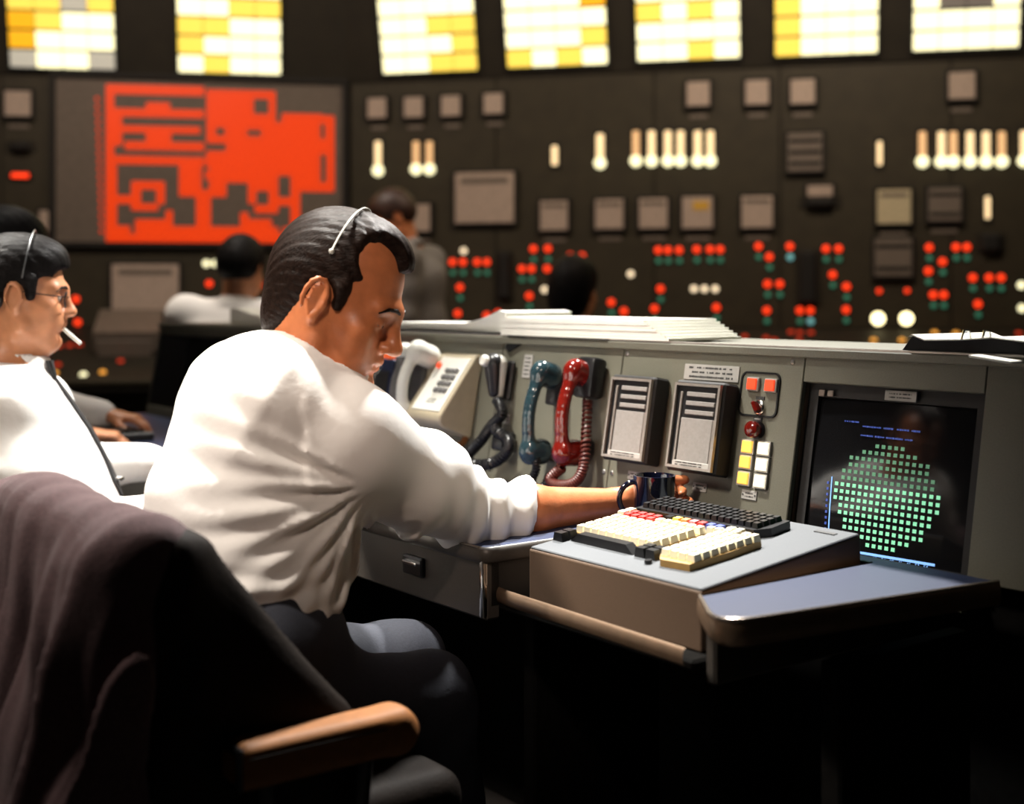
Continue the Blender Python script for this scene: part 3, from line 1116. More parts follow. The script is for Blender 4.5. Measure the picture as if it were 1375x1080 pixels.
bench_row(benchR, ((930, 450), (942, 450), (957, 451), (1000, 454), (1028.5, 456), (1040, 459), (1062, 448), (1074, 449), (1089, 449), (1073, 459), (976, 464), (993, 464), (1107, 468), (1368, 450)),
          'dim', 'dull red push light, %s from left on the sloping right-hand bench', 'dull red lights on the right-hand bench')
bench_row(benchR, ((1255, 449), (1283.5, 450), (1173, 459), (1211, 459), (1095, 468)),
          'amber', 'amber push light, %s from left on the sloping right-hand bench', 'amber lights on the right-hand bench')
for p, sd in (((277, 354), 'left'), ((288.5, 354), 'right')):
    lamp(wallL, *p, 'hotw', 'bright white lamp under the mimic board, %s one of a touching pair' % sd, 'white lamp pair under the mimic board')
for p, lab in (((281, 381), 'red lamp left of the seated pale-shirted person'), ((350, 382), 'red lamp between the seated pale-shirted person and the foreground head'),
               ((102, 402), 'red lamp beside the smoking man\'s nose'), ((104.5, 433), 'red lamp just behind the cigarette')):
    lamp(wallL, *p, 'red', lab, 'red lamps on the left-hand board')
bench_row(benchL, ((64, 467), (80, 467), (94, 466), (107, 465), (61, 479), (156, 476), (170, 475), (162, 487), (62, 494), (78, 492)),
          'dim', 'dull red push light, %s from left on the sloping left-hand bench', 'dull red lights on the left-hand bench')
bench_row(benchL, ((74, 503), (138, 502)), 'amber', 'amber push light, %s from left on the sloping left-hand bench', 'amber lights on the left-hand bench')
lamp(benchL, 112, 505, 'hotw', 'pale glowing push light on the left-hand bench', None, .0)


ORD = ('first', 'second', 'third', 'fourth', 'fifth', 'sixth')


def column(px, y0, y1, wpx, bulb, hot, label, group):
    a = wallR.L(px, y1, .02)
    b = wallR.L(px, y0, .02)
    wd = wpx * .0043
    h = b[1] - a[1]
    t = thing('column_indicator', label, 'indicator', wallR.M(a[0], a[1], .008), group)
    G().box((0, h / 2, .006), (wd * 1.25 + .02, h + .04, .012), .003).obj('housing', 'black_matte', t)
    G().box((0, h / 2, .018), (wd, h, .016), .007, None, 2).obj('lit_column', 'column_hot' if hot else 'column', t)
    if bulb:
        G().lathe([(.034, 0), (.034, .012), (.02, .022)], 16, Matrix.Translation((0, .012, .012))).obj('round_lamp', 'tile_W', t)
    return t


for i, px in enumerate((508,)):
    column(px, 190, 232, 9, True, True, 'glowing column indicator with round foot, alone beside the room corner', 'column indicators')
for i, px in enumerate((559, 577)):
    column(px, 190, 230, 9, True, False, 'glowing column indicator, %s of the pair near the room corner' % ('left' if i == 0 else 'right'), 'column indicators')
column(806, 180, 222, 10, True, True, 'glowing column indicator standing alone left of the row of six', 'column indicators')
for i, px in enumerate((854, 875, 897, 914, 937, 954)):
    column(px, 176, 219, 9, True, i > 0, 'glowing column indicator with round foot, %s from left in the middle row of six' % ORD[i], 'middle row of six columns')
for i, px in enumerate((1238.5, 1264, 1280, 1302.5, 1324, 1345)):
    column(px, 177, 220, 9, True, i in (1, 3, 4), 'glowing column indicator with round foot, %s from left in the far right row of six' % ORD[i], 'far right row of six columns')
column(1375, 176, 219, 9, True, True, 'glowing column indicator cut off by the right edge of the picture', 'column indicators')
column(745, 196, 222, 8, False, True, 'short glowing slot indicator above a pale recorder', 'column indicators')
column(1181, 190, 222, 6, False, True, 'slim glowing slot indicator left of the far right row', 'column indicators')
column(1326, 264, 294, 6, False, True, 'slim glowing slot indicator beside the dark recorder at right', 'column indicators')


def gauge(pl, px, py, w, h, label, face='board_face', name='panel_gauge', cat='gauge', group=None, header=False, plate=True, bars=0):
    x, y = pl.L(px, py, .02)
    k = .0043
    W, H = w * k, h * k
    t = thing(name, label, cat, pl.M(x, y, .008), group)
    G().box((0, 0, .020), (W + .035, H + .035, .040), .005).obj('housing', 'black_matte', t)
    f = G().box((0, 0, .042), (W, H, .006), .002).obj('face', face, t)
    if header:
        G().box((0, H * .34, .047), (W * .8, H * .12, .004)).obj('header_strip', 'board_face_dim', f)
    for b in range(bars):
        G().box((0, H * (.3 - .6 * b / max(1, bars - 1)), .047), (W * .92, H * .10, .004)).obj('slot', 'black_matte', f)
    if plate:
        G().box((0, -H / 2 - .055, .003), (W * .8, .022, .005)).obj('nameplate', 'board_face_dim', t)
    return t


for i, (px, py) in enumerate(((508, 146), (557, 145), (607, 143), (664, 140))):
    gauge(wallR, px, py, 27, 28, '%s of four square gauges in the row right of the room corner' % ('first', 'second', 'third', 'fourth')[i], group='upper square gauges')
gauge(wallR, 938, 127, 30, 32, 'square gauge standing alone above the middle row of six columns', group='upper square gauges')
gauge(wallR, 1017, 125, 30, 32, 'square gauge, left one of the close pair on the right board', group='upper square gauges')
gauge(wallR, 1078, 124, 31, 32, 'square gauge, right one of the close pair on the right board', group='upper square gauges')
gauge(wallR, 1291, 116, 32, 34, 'square gauge alone above the far right row of columns', group='upper square gauges')
gauge(wallL, 25, 140, 34, 34, 'square gauge at the left edge beside the mimic board', group='upper square gauges')
gauge(wallR, 568, 293, 24, 38, 'narrow pale recorder beside the dark-haired head of the standing person', name='chart_recorder', cat='recorder')
gauge(wallR, 745, 290, 38, 40, 'square pale recorder right of the big framed recorder', name='chart_recorder', cat='recorder', header=True)
gauge(wallR, 819, 288, 38, 40, 'square pale recorder, first of three close together', name='chart_recorder', cat='recorder', header=True)
gauge(wallR, 878, 287, 38, 40, 'square pale recorder, middle of three close together', name='chart_recorder', cat='recorder', header=True)
t = gauge(wallR, 937, 286, 40, 42, 'square pale recorder with an amber glow in its upper half', name='chart_recorder', cat='recorder')
G().box((.02, .04, .047), (.09, .05, .004)).obj('amber_window', 'lamp_amber', t).data.materials[0] = mat('amber_window', (.5, .3, .05), .5, emit=(1, .45, .03), estr=.16)
gauge(wallR, 1017, 285, 40, 42, 'square pale recorder below the close pair of gauges', name='chart_recorder', cat='recorder', header=True)
gauge(wallR, 1200, 278, 42, 44, 'bright cream recorder at the right of the board', 'board_face_lit', name='chart_recorder', cat='recorder', header=True)
gauge(wallR, 1268, 275, 40, 42, 'dark recorder with a pale lower window right of the cream one', 'board_face_dim', name='chart_recorder', cat='recorder', bars=2)
gauge(wallR, 652, 266, 84, 70, 'big framed pale chart recorder under the first columns', name='chart_recorder', cat='recorder', header=True, plate=False)
gauge(wallL, 196, 387, 90, 66, 'big framed pale chart recorder below the red mimic board', name='chart_recorder', cat='recorder', header=True, plate=False)
gauge(wallR, 1081, 205, 44, 50, 'dim ribbed nameplate block under the close pair of gauges', 'board_face_dim', name='nameplate_block', cat='nameplate', bars=3, plate=False)
gauge(wallR, 1199, 346, 46, 48, 'dim ribbed grey module under the cream recorder', 'board_face_dim', name='ribbed_module', cat='module', bars=2, plate=False)


def handle(pl, px, py, w, h, label):
    x, y = pl.L(px, py, .02)
    t = thing('panel_switch', label, 'switch', pl.M(x, y, .008), 'black switch handles on the boards')
    G().box((0, 0, .006), (w * .0043 * 1.5, h * .0043 * 1.05, .012), .004).obj('escutcheon', 'wall_dark', t)
    G().box((0, 0, .035), (w * .0043, h * .0043, .05), .02, None, 2).obj('grip', 'black_matte', t)
    return t


handle(wallR, 678, 370, 16, 66, 'tall black pistol-grip switch between red lamps left of the seated dark head')
handle(wallR, 1085, 372, 22, 70, 'tall black pistol-grip switch between red lamps on the right board')
handle(wallR, 1330, 326, 24, 24, 'black square knob under the slim slot indicator at far right')
t = handle(wallR, 1101, 272, 36, 14, 'dark bar switch below a small pale window')
gauge(wallR, 1101, 257, 32, 14, 'small pale window above the dark bar switch', plate=False)
handle(wallL, 28, 197, 26, 14, 'black bar switch at the left edge above the red bar lamp')
x, y = wallL.L(28, 236, .01)
rb = thing('bar_lamp', 'glowing red bar lamp at the left edge beside the mimic board', 'indicator lamp', wallL.M(x, y, .008))
G().box((0, 0, .01), (.13, .05, .02), .004).obj('housing', 'black_matte', rb)
G().box((0, 0, .023), (.10, .028, .012), .008, None, 2).obj('lens', 'lamp_red', rb)
x, y = wallL.L(62, 300, .01)
gauge(wallL, 60, 297, 12, 28, 'narrow pale gauge left of the mimic board behind the heads', plate=False)
# pale sloping unit on the left bench
x, y = benchL.L(172, 462)
bt = thing('desk_unit', 'pale grey wedge-shaped unit standing on the left-hand bench', 'desk unit', benchL.M(x, y, 0))
G().prism([(-.16, -.02), (.16, -.06), (.16, .10), (-.16, .10)], -.17, .19, Matrix(((0, 0, 1, 0), (1, 0, 0, 0), (0, 1, 0, .05), (0, 0, 0, 1)))).obj('housing', 'map_grey', bt)
G().box((.0, -.165, .05), (.30, .006, .10), .002).obj('front_plate', 'board_face_dim', bt)


# ================================================================== CONSOLE INSTRUMENTS
def pth(name, label, cat, s, h, e=0.0, group=None, rot=0.0):
    return thing(name, label, cat, panel.M(s, h, e, rot), group)


def ink_lines(parent, w, h, rows, z, seed, m='ink'):
    rnd = random.Random(seed)
    g = G()
    rh = h / rows
    for r in range(rows):
        x = -w / 2 + w * .06
        y = h / 2 - (r + .5) * rh
        while x < w / 2 - w * .08:
            d = rnd.uniform(.015, .05) * w
            if rnd.random() > .25:
                g.box((x + d / 2, y, z), (d * .8, rh * rnd.uniform(.28, .45), .0004))
            x += d
    o = g.obj('print', m, parent)
    o['kind'] = 'stuff'
    return o


# ---- two framed indicator meters
for s, h, lab in ((-.716, .1665, 'framed grey panel meter left of the one with a bright reflection'),
                  (-.532, .165, 'framed grey panel meter under the printed label strip')):
    t = pth('panel_meter', lab, 'meter', s, h, 0, 'console panel meters')
    G().box((.0, 0, .020), (.128, .172, .040), .004).obj('housing', 'black_matte', t)
    frame_mesh(G(), .118, .160, .005, .036, .047).obj('bezel', 'meter_bezel', t)
    G().box((0, 0, .0405), (.108, .150, .002)).obj('backing', 'black', t)
    G().box((.006, -.026, .042), (.082, .082, .004), .001).obj('dial_face', 'meter_face', t)
    for k, y in enumerate((.060, .043, .026)):
        G().box((.010, y, .0425), (.074, .0085, .005), .001).obj('slide_bar', 'meter_face', t)
    G().box((-.041, -.005, .0425), (.006, .138, .004), .001).obj('side_rail', 'meter_bezel', t)
    G().box((.050, -.027, .0425), (.004, .084, .004), .001).obj('side_rail', 'meter_bezel', t)
    sp = G().box((.004, -.071, .0425), (.096, .011, .005), .001).obj('scale_strip', 'plate', t)
    q = ink_lines(sp, .08, .009, 2, 0, 3)
    q.location = (.0, -.071, .0453)

# ---- label strip and small engraved plates
t = pth('label_strip', 'white printed label strip above the right-hand panel meter', 'label', -.545, .271)
G().box((0, 0, .001), (.143, .030, .002), .0005).obj('strip', 'plate', t)
ink_lines(t, .135, .026, 3, .0022, 11)
for px, py, lab in ((852, 639, 'small engraved plate partly hidden behind the mug'), (940, 654.5, 'small engraved plate below the right-hand panel meter'),
                    (1006.6, 665, 'small engraved plate under the lit push buttons')):
    s, h = panel.L(px, py)
    t = pth('name_plate', lab, 'plate', s, h, 0, 'engraved console plates')
    G().box((0, 0, .001), (.036, .0165, .002), .0005).obj('plate', 'plate', t)
    ink_lines(t, .022, .012, 2, .0022, int(px))
    for x in (-.0145, .0145):
        G().lathe([(.0016, 0), (.0016, .001)], 8, Matrix.Translation((x, 0, .002))).obj('rivet', 'ink', t)
s, h = panel.L(709, 492)
t = pth('name_plate', 'upright pale label plate between black and teal handsets', 'plate', s, h)
G().box((0, 0, .001), (.030, .052, .002), .0005).obj('plate', 'plate', t)
ink_lines(t, .022, .045, 5, .0022, 5)
s, h = panel.L(681, 563)
t = pth('name_plate', 'tiny white plate below the black and white handset', 'plate', s, h)
G().box((0, 0, .001), (.022, .022, .002), .0005).obj('plate', 'plate', t)
ink_lines(t, .016, .014, 2, .0022, 6)


# ---- switch plate with black outline
def ring(g, w, h, r, t, z0, z1):
    a = rrect(w, h, r)
    b = rrect(w - 2 * t, h - 2 * t, r - t)
    n = len(a)
    vs = [(x, y, z) for z in (z0, z1) for x, y in a] + [(x, y, z) for z in (z0, z1) for x, y in b]
    fs = []
    for i in range(n):
        j = (i + 1) % n
        fs += [(i, j, n + j, n + i), (2 * n + j, 2 * n + i, 3 * n + i, 3 * n + j), (n + i, n + j, 3 * n + j, 3 * n + i)]
    return g.add(vs, fs)


t = pth('switch_plate', 'rounded black-edged plate with red lights and a selector knob', 'switch plate', -.4190, .2375)
ring(G(), .094, .082, .014, .0035, 0, .003).obj('outline', 'black', t)
G().prism(rrect(.087, .075, .011), 0, .0012).obj('plate', 'panel', t)
for px, py in ((1011.5, 516), (1035.5, 518)):
    s, h = panel.L(px, py, .004)
    b = G().box((0, 0, .003), (.029, .025, .006), .001).obj('square_lamp', 'plate', t, False, Matrix.Translation((s + .4190, h - .2375, .001)))
    G().box((0, 0, .0075), (.022, .020, .004), .001).obj('red_lens', 'btn_red', b)
s, h = panel.L(1022, 535)
G().box((s + .4190, h - .2375, .002), (.020, .006, .002)).obj('legend', 'ink', t)
s, h = panel.L(1016, 547, .01)
k = G().lathe([(.0135, 0), (.0135, .004), (.011, .006)], 20).obj('knob_skirt', 'chrome', t, True, Matrix.Translation((s + .4190, h - .2375, .001)))
G().box((0, 0, .012), (.009, .024, .014), .003, Matrix.Rotation(math.radians(35), 4, 'Z')).obj('pointer', 'red_plastic', k)
s, h = panel.L(1012, 577, .012)
t = pth('red_knob', 'round glossy red push knob above the lit push buttons', 'knob', s, h)
G().lathe([(.010, 0), (.010, .008), (.0145, .010), (.0155, .016), (.0145, .021), (.010, .024), (.003, .0255)], 24).obj('cap', 'red_plastic', t, True)
G().lathe([(.0165, 0), (.0165, .002)], 24).obj('collar', 'black', t)
s, h = panel.L(1018, 563)
t = pth('name_plate', 'thin dark legend strip just above the red knob', 'plate', s, h)
G().box((0, 0, .001), (.020, .006, .002)).obj('plate', 'ink', t)
G().box((0, 0, .0023), (.014, .0015, .0004)).obj('print', 'plate', t)
for i, (px, py) in enumerate(((1003.5, 600), (1000.5, 620.5), (997.8, 642.3), (1025, 602.5), (1022.5, 624.3), (1020, 646.5))):
    s, h = panel.L(px, py, .006)
    c = 'yellow' if i < 3 else 'white'
    pos = ('top', 'middle', 'bottom')[i % 3]
    t = pth('push_button', 'lit %s square push button, %s of its column of three' % (c, pos), 'button', s, h, 0, 'lit push buttons')
    frame_mesh(G(), .0305, .0265, .0025, 0, .006).obj('bezel', 'plate', t)
    G().box((0, 0, .005), (.0255, .0215, .008), .0015).obj('lens', 'btn_' + c, t)

# ---- display monitor in its recess
SE = -.018
t = pth('display_monitor', 'recessed display monitor showing a round green dot map', 'monitor', (MX0 + MX1) / 2, (MH0 + MH1) / 2, SE - .0255)
ox, oy = (MX0 + MX1) / 2, (MH0 + MH1) / 2
bw, bh = MX1 - MX0, MH1 - MH0
G().box((0, 0, .004), (bw, bh, .008)).obj('back_plate', 'black_matte', t)
frame_mesh(G(), bw, bh, .022, .008, .024).obj('bezel', 'black_matte', t)
g = G()
nx, ny = 16, 14
gw, gh = bw - .03, bh - .036
for j in range(ny + 1):
    for i in range(nx + 1):
        u, v = i / nx * 2 - 1, j / ny * 2 - 1
        g.v.append(Vector((u * gw / 2, v * gh / 2 - .006, .0245 - .010 * (u * u * .5 + v * v * .5))))
for j in range(ny):
    for i in range(nx):
        a = j * (nx + 1) + i
        g.f.append((a, a + 1, a + nx + 2, a + nx + 1))
g.obj('screen', 'glass_dark', t, True)


def scr(px, py):
    x, y = panel.L(px, py, SE)
    return x - ox, y - oy


def scr_z(x, y):
    u, v = x / (gw / 2), (y + .006) / (gh / 2)
    return .0253 - .010 * (u * u * .5 + v * v * .5)


ctr = scr(1187, 668)
du = .01255
dv = .0117
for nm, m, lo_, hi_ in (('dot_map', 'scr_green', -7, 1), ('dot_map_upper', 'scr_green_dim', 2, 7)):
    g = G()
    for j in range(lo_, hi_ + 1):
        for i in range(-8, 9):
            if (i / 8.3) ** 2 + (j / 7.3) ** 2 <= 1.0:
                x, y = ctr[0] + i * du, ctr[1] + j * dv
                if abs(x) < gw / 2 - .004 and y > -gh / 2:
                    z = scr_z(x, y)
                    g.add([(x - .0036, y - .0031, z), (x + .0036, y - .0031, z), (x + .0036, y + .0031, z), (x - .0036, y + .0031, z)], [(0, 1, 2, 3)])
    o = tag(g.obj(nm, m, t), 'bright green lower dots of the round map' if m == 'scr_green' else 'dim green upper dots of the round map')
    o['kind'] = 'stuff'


def scr_line(p, q, wd, m, name):
    a, b = scr(*p), scr(*q)
    g = G()
    n = 14
    d = Vector((b[0] - a[0], b[1] - a[1]))
    nrm = Vector((-d.y, d.x)).normalized() * wd / 2
    for i in range(n + 1):
        x, y = a[0] + d.x * i / n, a[1] + d.y * i / n
        z = scr_z(x, y)
        g.v += [Vector((x - nrm.x, y - nrm.y, z)), Vector((x + nrm.x, y + nrm.y, z))]
    for i in range(n):
        g.f.append((2 * i, 2 * i + 2, 2 * i + 3, 2 * i + 1))
    return g.obj(name, m, t)


scr_line((1146, 741), (1252, 759), .0040, 'scr_blue', 'baseline_bar')
scr_line((1116, 640), (1110, 713), .0022, 'scr_blue', 'side_bar')


def text_mesh(name, txt, size, m, parent, T):
    cu = bpy.data.curves.new(name, 'FONT')
    cu.body = txt
    cu.size = size
    cu.align_x = 'CENTER'
    cu.align_y = 'CENTER'
    o = bpy.data.objects.new(name, cu)
    COL.objects.link(o)
    dg = bpy.context.evaluated_depsgraph_get()
    me = bpy.data.meshes.new_from_object(o.evaluated_get(dg))
    bpy.data.objects.remove(o)
    me.materials.clear()
    return link(name, me, m, parent, False, T)


for i, tx in enumerate(('12', '16', '20', '24', '29', '41', '46', '53', '54')):
    f = i / 8
    x, y = scr(1150 + 90 * f, 747 + 15 * f)
    text_mesh('numeral', tx, .0085, 'scr_blue', t, Matrix.Translation((x, y, scr_z(x, y) + .0006)))
g = G()
for i in range(9):
    f = i / 8
    x, y = scr(1110.5 - 5 * f, 648 + 62 * f)
    x = max(x, -gw / 2 + .004)
    g.box((x, y, scr_z(x, y)), (.004, .0045, .0004))
g.obj('side_ticks', 'scr_navy', t)['kind'] = 'stuff'
for (px, py), wd, sd in (((1142, 566), .034, 1), ((1195, 576), .13, 2), ((1190, 588), .12, 3)):
    x, y = scr(px, py)
    q = ink_lines(t, wd, .007, 1, 0, sd, 'scr_navy')
    q.location = (x, y, scr_z(x, y) + .0008)
s, h = panel.L(1209, 532, -.012)
lp = G().box((s - ox, h - oy, .030), (.062, .017, .003), .0006).obj('label_plate', 'plate', t)
q = ink_lines(lp, .05, .012, 2, 0, 21)
q.location = (s - ox, h - oy, .0318)
s, h = panel.L(1108, 528, -.012)
for dx in (-.009, .010):
    G().box((s - ox + dx, h - oy, .029), (.013, .011, .003), .001).obj('legend', 'board_face_dim', t)


# ---- telephones and handsets
def handset_mesh(t, m, L=.105, cap=None, sc=1.0, out=.0):
    S = SDF((-.05, -L - .05, -.005), (.05, L + .05, .12), .0028)
    z = out
    n_ = 14
    pts = [(0, (-1 + 2 * i / n_) * (L - .012), .050 + z + .024 * math.cos((-1 + 2 * i / n_) * 1.45)) for i in range(n_ + 1)]
    for a, b in zip(pts[:-1], pts[1:]):
        S.econe(a, b, (.0160 * sc, .0115), (.0160 * sc, .0115), (1, 0, 0), .003)
    for y in (-1, 1):
        S.cone((0, y * (L - .022), .056 + z), (0, y * (L - .026), .032 + z), .024 * sc, .026 * sc, .016)
        S.cone((0, y * (L - .026), .032 + z), (0, y * (L - .027), .026 + z), .0275 * sc, .0275 * sc, .006)
    S.box((0, 0, .0 + z), (.06, .2, .016), .002, .003, 'sub')
    return S.obj('handset', m, t, 1)


def coil(t, pts, r, turns, rr, m, name='coiled_cord'):
    return G().tube(helix(pts, r, turns), rr, 5).obj(name, m, t, True)


def pl_pts(s0, h0, seq):
    out = []
    for px, py, e in seq:
        s, h = panel.L(px, py, e)
        out.append((s - s0, h - h0, e))
    return out


# red handset on its black cradle
s, h = panel.L(779, 556, .03)
t = pth('wall_handset', 'glossy red telephone handset hung on a black cradle', 'handset', s, h, .004)
hs = handset_mesh(t, 'red_plastic', .108)
s2, h2 = panel.L(803, 510, .0)
G().box((s2 - s, h2 - h, .020), (.062, .086, .040), .010, None, 2).obj('cradle', 'black', t, True)
G().box((s2 - s, h2 - h - .145, .010), (.05, .03, .020), .004).obj('lower_hook', 'black', t)
coil(t, pl_pts(s, h, ((791, 538, .02), (789, 580, .03), (786, 625, .04), (774, 648, .05), (752, 652, .06), (741, 644, .06), (757, 628, .055))), .0085, 46, .0034, 'red_cord')
# teal handset
s, h = panel.L(734, 556, .03)
t = pth('wall_handset', 'dark teal telephone handset hanging left of the red one', 'handset', s, h, .004)
handset_mesh(t, 'teal', .108)
G().box((.005, .055, .012), (.045, .07, .024), .006, None, 2).obj('cradle', 'black', t, True)
G().box((.005, -.085, .012), (.045, .03, .024), .006, None, 2).obj('lower_hook', 'black', t, True)
coil(t, pl_pts(s, h, ((722, 612, .05), (722, 630, .05), (716, 648, .05), (728, 658, .04), (740, 640, .02))), .007, 22, .003, 'black')
# black and white handset with heavy loop of cord
s, h = panel.L(673, 510, .02)
t = pth('wall_handset', 'small black and white handset with a heavy black cord loop', 'handset', s, h, .004)
S = SDF((-.05, -.08, -.005), (.05, .08, .09), .0028)
S.econe((0, .035, .045), (0, -.030, .030), (.026, .022), (.016, .014), (1, 0, 0), .01)
S.obj('handset', 'black', t, 1)
S = SDF((-.05, -.08, -.005), (.05, .08, .09), .0028)
S.econe((0, .034, .034), (0, -.034, .022), (.028, .022), (.017, .013), (1, 0, 0), .01)
S.obj('back_shell', 'white_plastic', t, 1)
G().lathe([(.013, 0), (.013, .008), (.010, .011)], 16, Matrix.Translation((0, .036, .066))).obj('earpiece', 'white_plastic', t, True)
G().box((0, 0, .006), (.06, .09, .012), .004).obj('cradle', 'black', t)
cp = pl_pts(s, h, ((670, 538, .03), (676, 556, .03), (662, 572, .035), (648, 592, .045), (631, 612, .05), (636, 624, .055), (664, 622, .055), (684, 605, .05), (684, 590, .045), (668, 578, .035), (672, 560, .02)))
coil(t, cp, .0095, 70, .0042, 'black')
s3, h3 = panel.L(678, 593, .02)
G().box((s3 - s, h3 - h, .02), (.045, .045, .04), .008, None, 2).obj('cord_clamp', 'black', t, True)
# beige keypad telephone
s, h = -1.362, .079
t = pth('keypad_telephone', 'beige wedge-shaped wall telephone with push-button keypad', 'telephone', s, h, 0)
prof = [(0, 0), (.086, .018), (.098, .028), (.101, .044), (.022, .196), (.012, .2), (0, .2)]
Tx = Matrix(((0, 0, 1, 0), (0, 1, 0, 0), (1, 0, 0, 0), (0, 0, 0, 1)))
b = G().prism(prof[::-1], -.075, .075, Tx).obj('body', 'beige', t, 35)
mod = b.modifiers.new('bevel', 'BEVEL')
mod.width = .006
mod.segments = 3
mod.limit_method = 'ANGLE'
a = math.atan2(.152, .079)
slope = Matrix.Translation((0, .044, .101)) @ Matrix.Rotation(-(math.pi / 2 - a), 4, 'X')
pc = G().box((.008, .085, .001), (.118, .150, .003), .001).obj('faceplate', 'white_plastic', t, False, slope)
me = G().box((0, 0, .003), (.0155, .0125, .006), .002).mesh('key')
me.materials.append(M['grey_plastic'])
for r in range(4):
    for c in range(3):
        link('key', me, None, t, False, slope @ Matrix.Translation((.006 + c * .0185, .066 + r * .0185, .002)))
q = ink_lines(pc, .04, .014, 2, 0, 31)
q.location = (.012, .036, .003)
G().lathe([(.008, 0), (.008, .006), (.004, .008)], 14).obj('red_button', 'btn_red', t, True, slope @ Matrix.Translation((-.040, .134, .002)))
S = SDF((-.145, -.01, .0), (-.03, .24, .16), .003)
yo = .116
pts = [(-.088, yo + .085 * u, .082 - .006 * u + .026 * math.cos(u * 1.45)) for u in np.linspace(-1, 1, 13)]
for p, q in zip(pts[:-1], pts[1:]):
    S.econe(p, q, (.017, .012), (.017, .012), (1, 0, 0), .003)
S.cone((-.088, yo + .075, .078), (-.088, yo + .068, .045), .027, .029, .016)
S.cone((-.088, yo - .075, .088), (-.088, yo - .070, .055), .025, .027, .016)
S.obj('handset', 'white_plastic', t, 1)
G().box((-.088, .10, .015), (.05, .17, .03), .006).obj('cradle', 'beige', t)
coil(t, [(-.06, .0, .06), (-.03, -.03, .05), (.03, -.035, .04), (.07, -.01, .02), (.06, .01, .01)], .006, 26, .0025, 'leather')
# grey handset with white top
s, h = panel.L(566, 525, .0)
t = pth('wall_handset', 'dark grey handset with a white cap left of the keypad telephone', 'handset', s, h, .004)
handset_mesh(t, 'grey_plastic', .100)
S = SDF((-.05, .04, .0), (.05, .13, .12), .003)
S.ell((0, .088, .060), (.027, .024, .026), .0)
S.obj('white_cap', 'white_plastic', t, 1)
G().box((0, 0, .008), (.05, .16, .016), .004).obj('cradle', 'grey_plastic', t)
# small box with orange buttons
s, h = panel.L(540, 512, .0)
t = pth('button_box', 'small blue-grey box with two orange buttons at the console far end', 'button box', s, h)
G().box((0, -.01, .03), (.075, .12, .06), .004).obj('body', 'desk', t)
G().box((0, -.02, .061), (.060, .075, .004), .001).obj('front_plate', 'panel_dark', t)
for x in (-.018, .018):
    G().box((x, .058, .045), (.024, .030, .022), .004).obj('orange_button', 'lamp_orange_cap', t)
G().tube([(.0, .03, .065), (.002, .0, .085), (.008, -.03, .092)], .0016, 6).obj('mic_stem', 'chrome', t)  # stem and tip stand in for the man's headset microphone
G().lathe([(.004, -.009), (.0075, -.003), (.0075, .006), (.003, .010)], 14, Matrix.Translation((.010, -.038, .093)) @ Matrix.Rotation(1.2, 4, 'X')).obj('mic_tip', 'white_plastic', t, True)

# ================================================================== ON TOP OF THE CONSOLE
topP = Plane(desk.o + ZV * (top_z + .004) + BK * top_y, D, BK)


def s_at(px, py):
    return panel.L(px, py)[0]


# thick printout
s0, s1 = s_at(676, 455), s_at(912, 465)
t = thing('paper_stack', 'thick white printout lying along the console top edge', 'paper stack', topP.M((s0 + s1) / 2, -.012, 0))
L = s1 - s0
g = G()
sheets = 7
for k in range(sheets):
    z0 = .006 * k
    taper = .02 + .012 * k
    rr = random.Random(k)
    j = rr.uniform(-.003, .003)
    o = G().prism([(-L / 2 + j, .0 + abs(j)), (L / 2 - taper, .0 + abs(j)), (L / 2 - taper - .01, .22), (-L / 2 + j, .22)], z0 + .0002, z0 + .0058).obj('sheet_bundle', 'paper', t)
G().box((-L * .15, .10, -.001), (L * .6, .20, .002)).obj('stack_shadow', 'binder', t)  # black sheet drawn as the shadow line under the stack
# opened log book, its cover curling up against the printout
s0, s1 = s_at(500, 446), s_at(668, 452)
L = s1 - s0
t = thing('log_book', 'open white log book with a curled page, left of the printout', 'book', topP.M(s0, .01, 0))
G().box((L / 2, .10, .002), (L, .22, .004), .001).obj('cover', 'binder', t)
prof = [(0, .004), (L, .004), (L + .005, .052), (L - .02, .056), (L - .09, .036), (L - .16, .024), (0, .020)]
Tr = Matrix(((1, 0, 0, 0), (0, 0, -1, .21), (0, 1, 0, 0), (0, 0, 0, 1)))
G().prism(prof, 0, .20, Tr).obj('pages', 'paper', t, 30)
# flat dark shape standing for the books' shadow on the console edge
s, h = panel.L(694, 466)
t = pth('book_shadow', 'dark shadow tab hanging over the console edge below the printout', 'patch', s, h, .002)
G().prism([(-.03, .026), (-.036, -.004), (-.022, -.014), (.03, .010), (.034, .030)], 0, .004).obj('patch', 'binder', t)
# black binder at right
s0, s1 = s_at(1212, 470), s_at(1500, 478)
L = s1 - s0
t = thing('ring_binder', 'open black ring binder with white page edges at the right end', 'binder', topP.M(s0, .01, 0))
prof = [(0, .0), (L, .0), (L, .016), (L * .62, .018), (L * .45, .023), (L * .3, .018), (L * .12, .016), (.02, .024)]
G().prism(prof, 0, .22, Tr).obj('cover', 'binder', t, 30)
G().prism([(.012, .022), (.02, .0265), (L * .12, .0185), (L * .3, .0205), (L * .45, .0255), (L * .62, .0205), (L * .62, .019), (L * .45, .0235), (L * .3, .0185), (L * .12, .0165), (.02, .0245)], -.003, .222, Tr).obj('page_edge', 'paper', t)
G().box((L * .52, -.004, .012), (L * .2, .10, .004), .001, Matrix.Rotation(.10, 4, 'Y')).obj('loose_sheet', 'paper', t)
for x in (.30, .40, .62):
    G().tube([(L * x, .02, .018), (L * x, .012, .034), (L * x, .0, .034), (L * x, -.006, .02)], .002, 6).obj('ring', 'chrome', t)
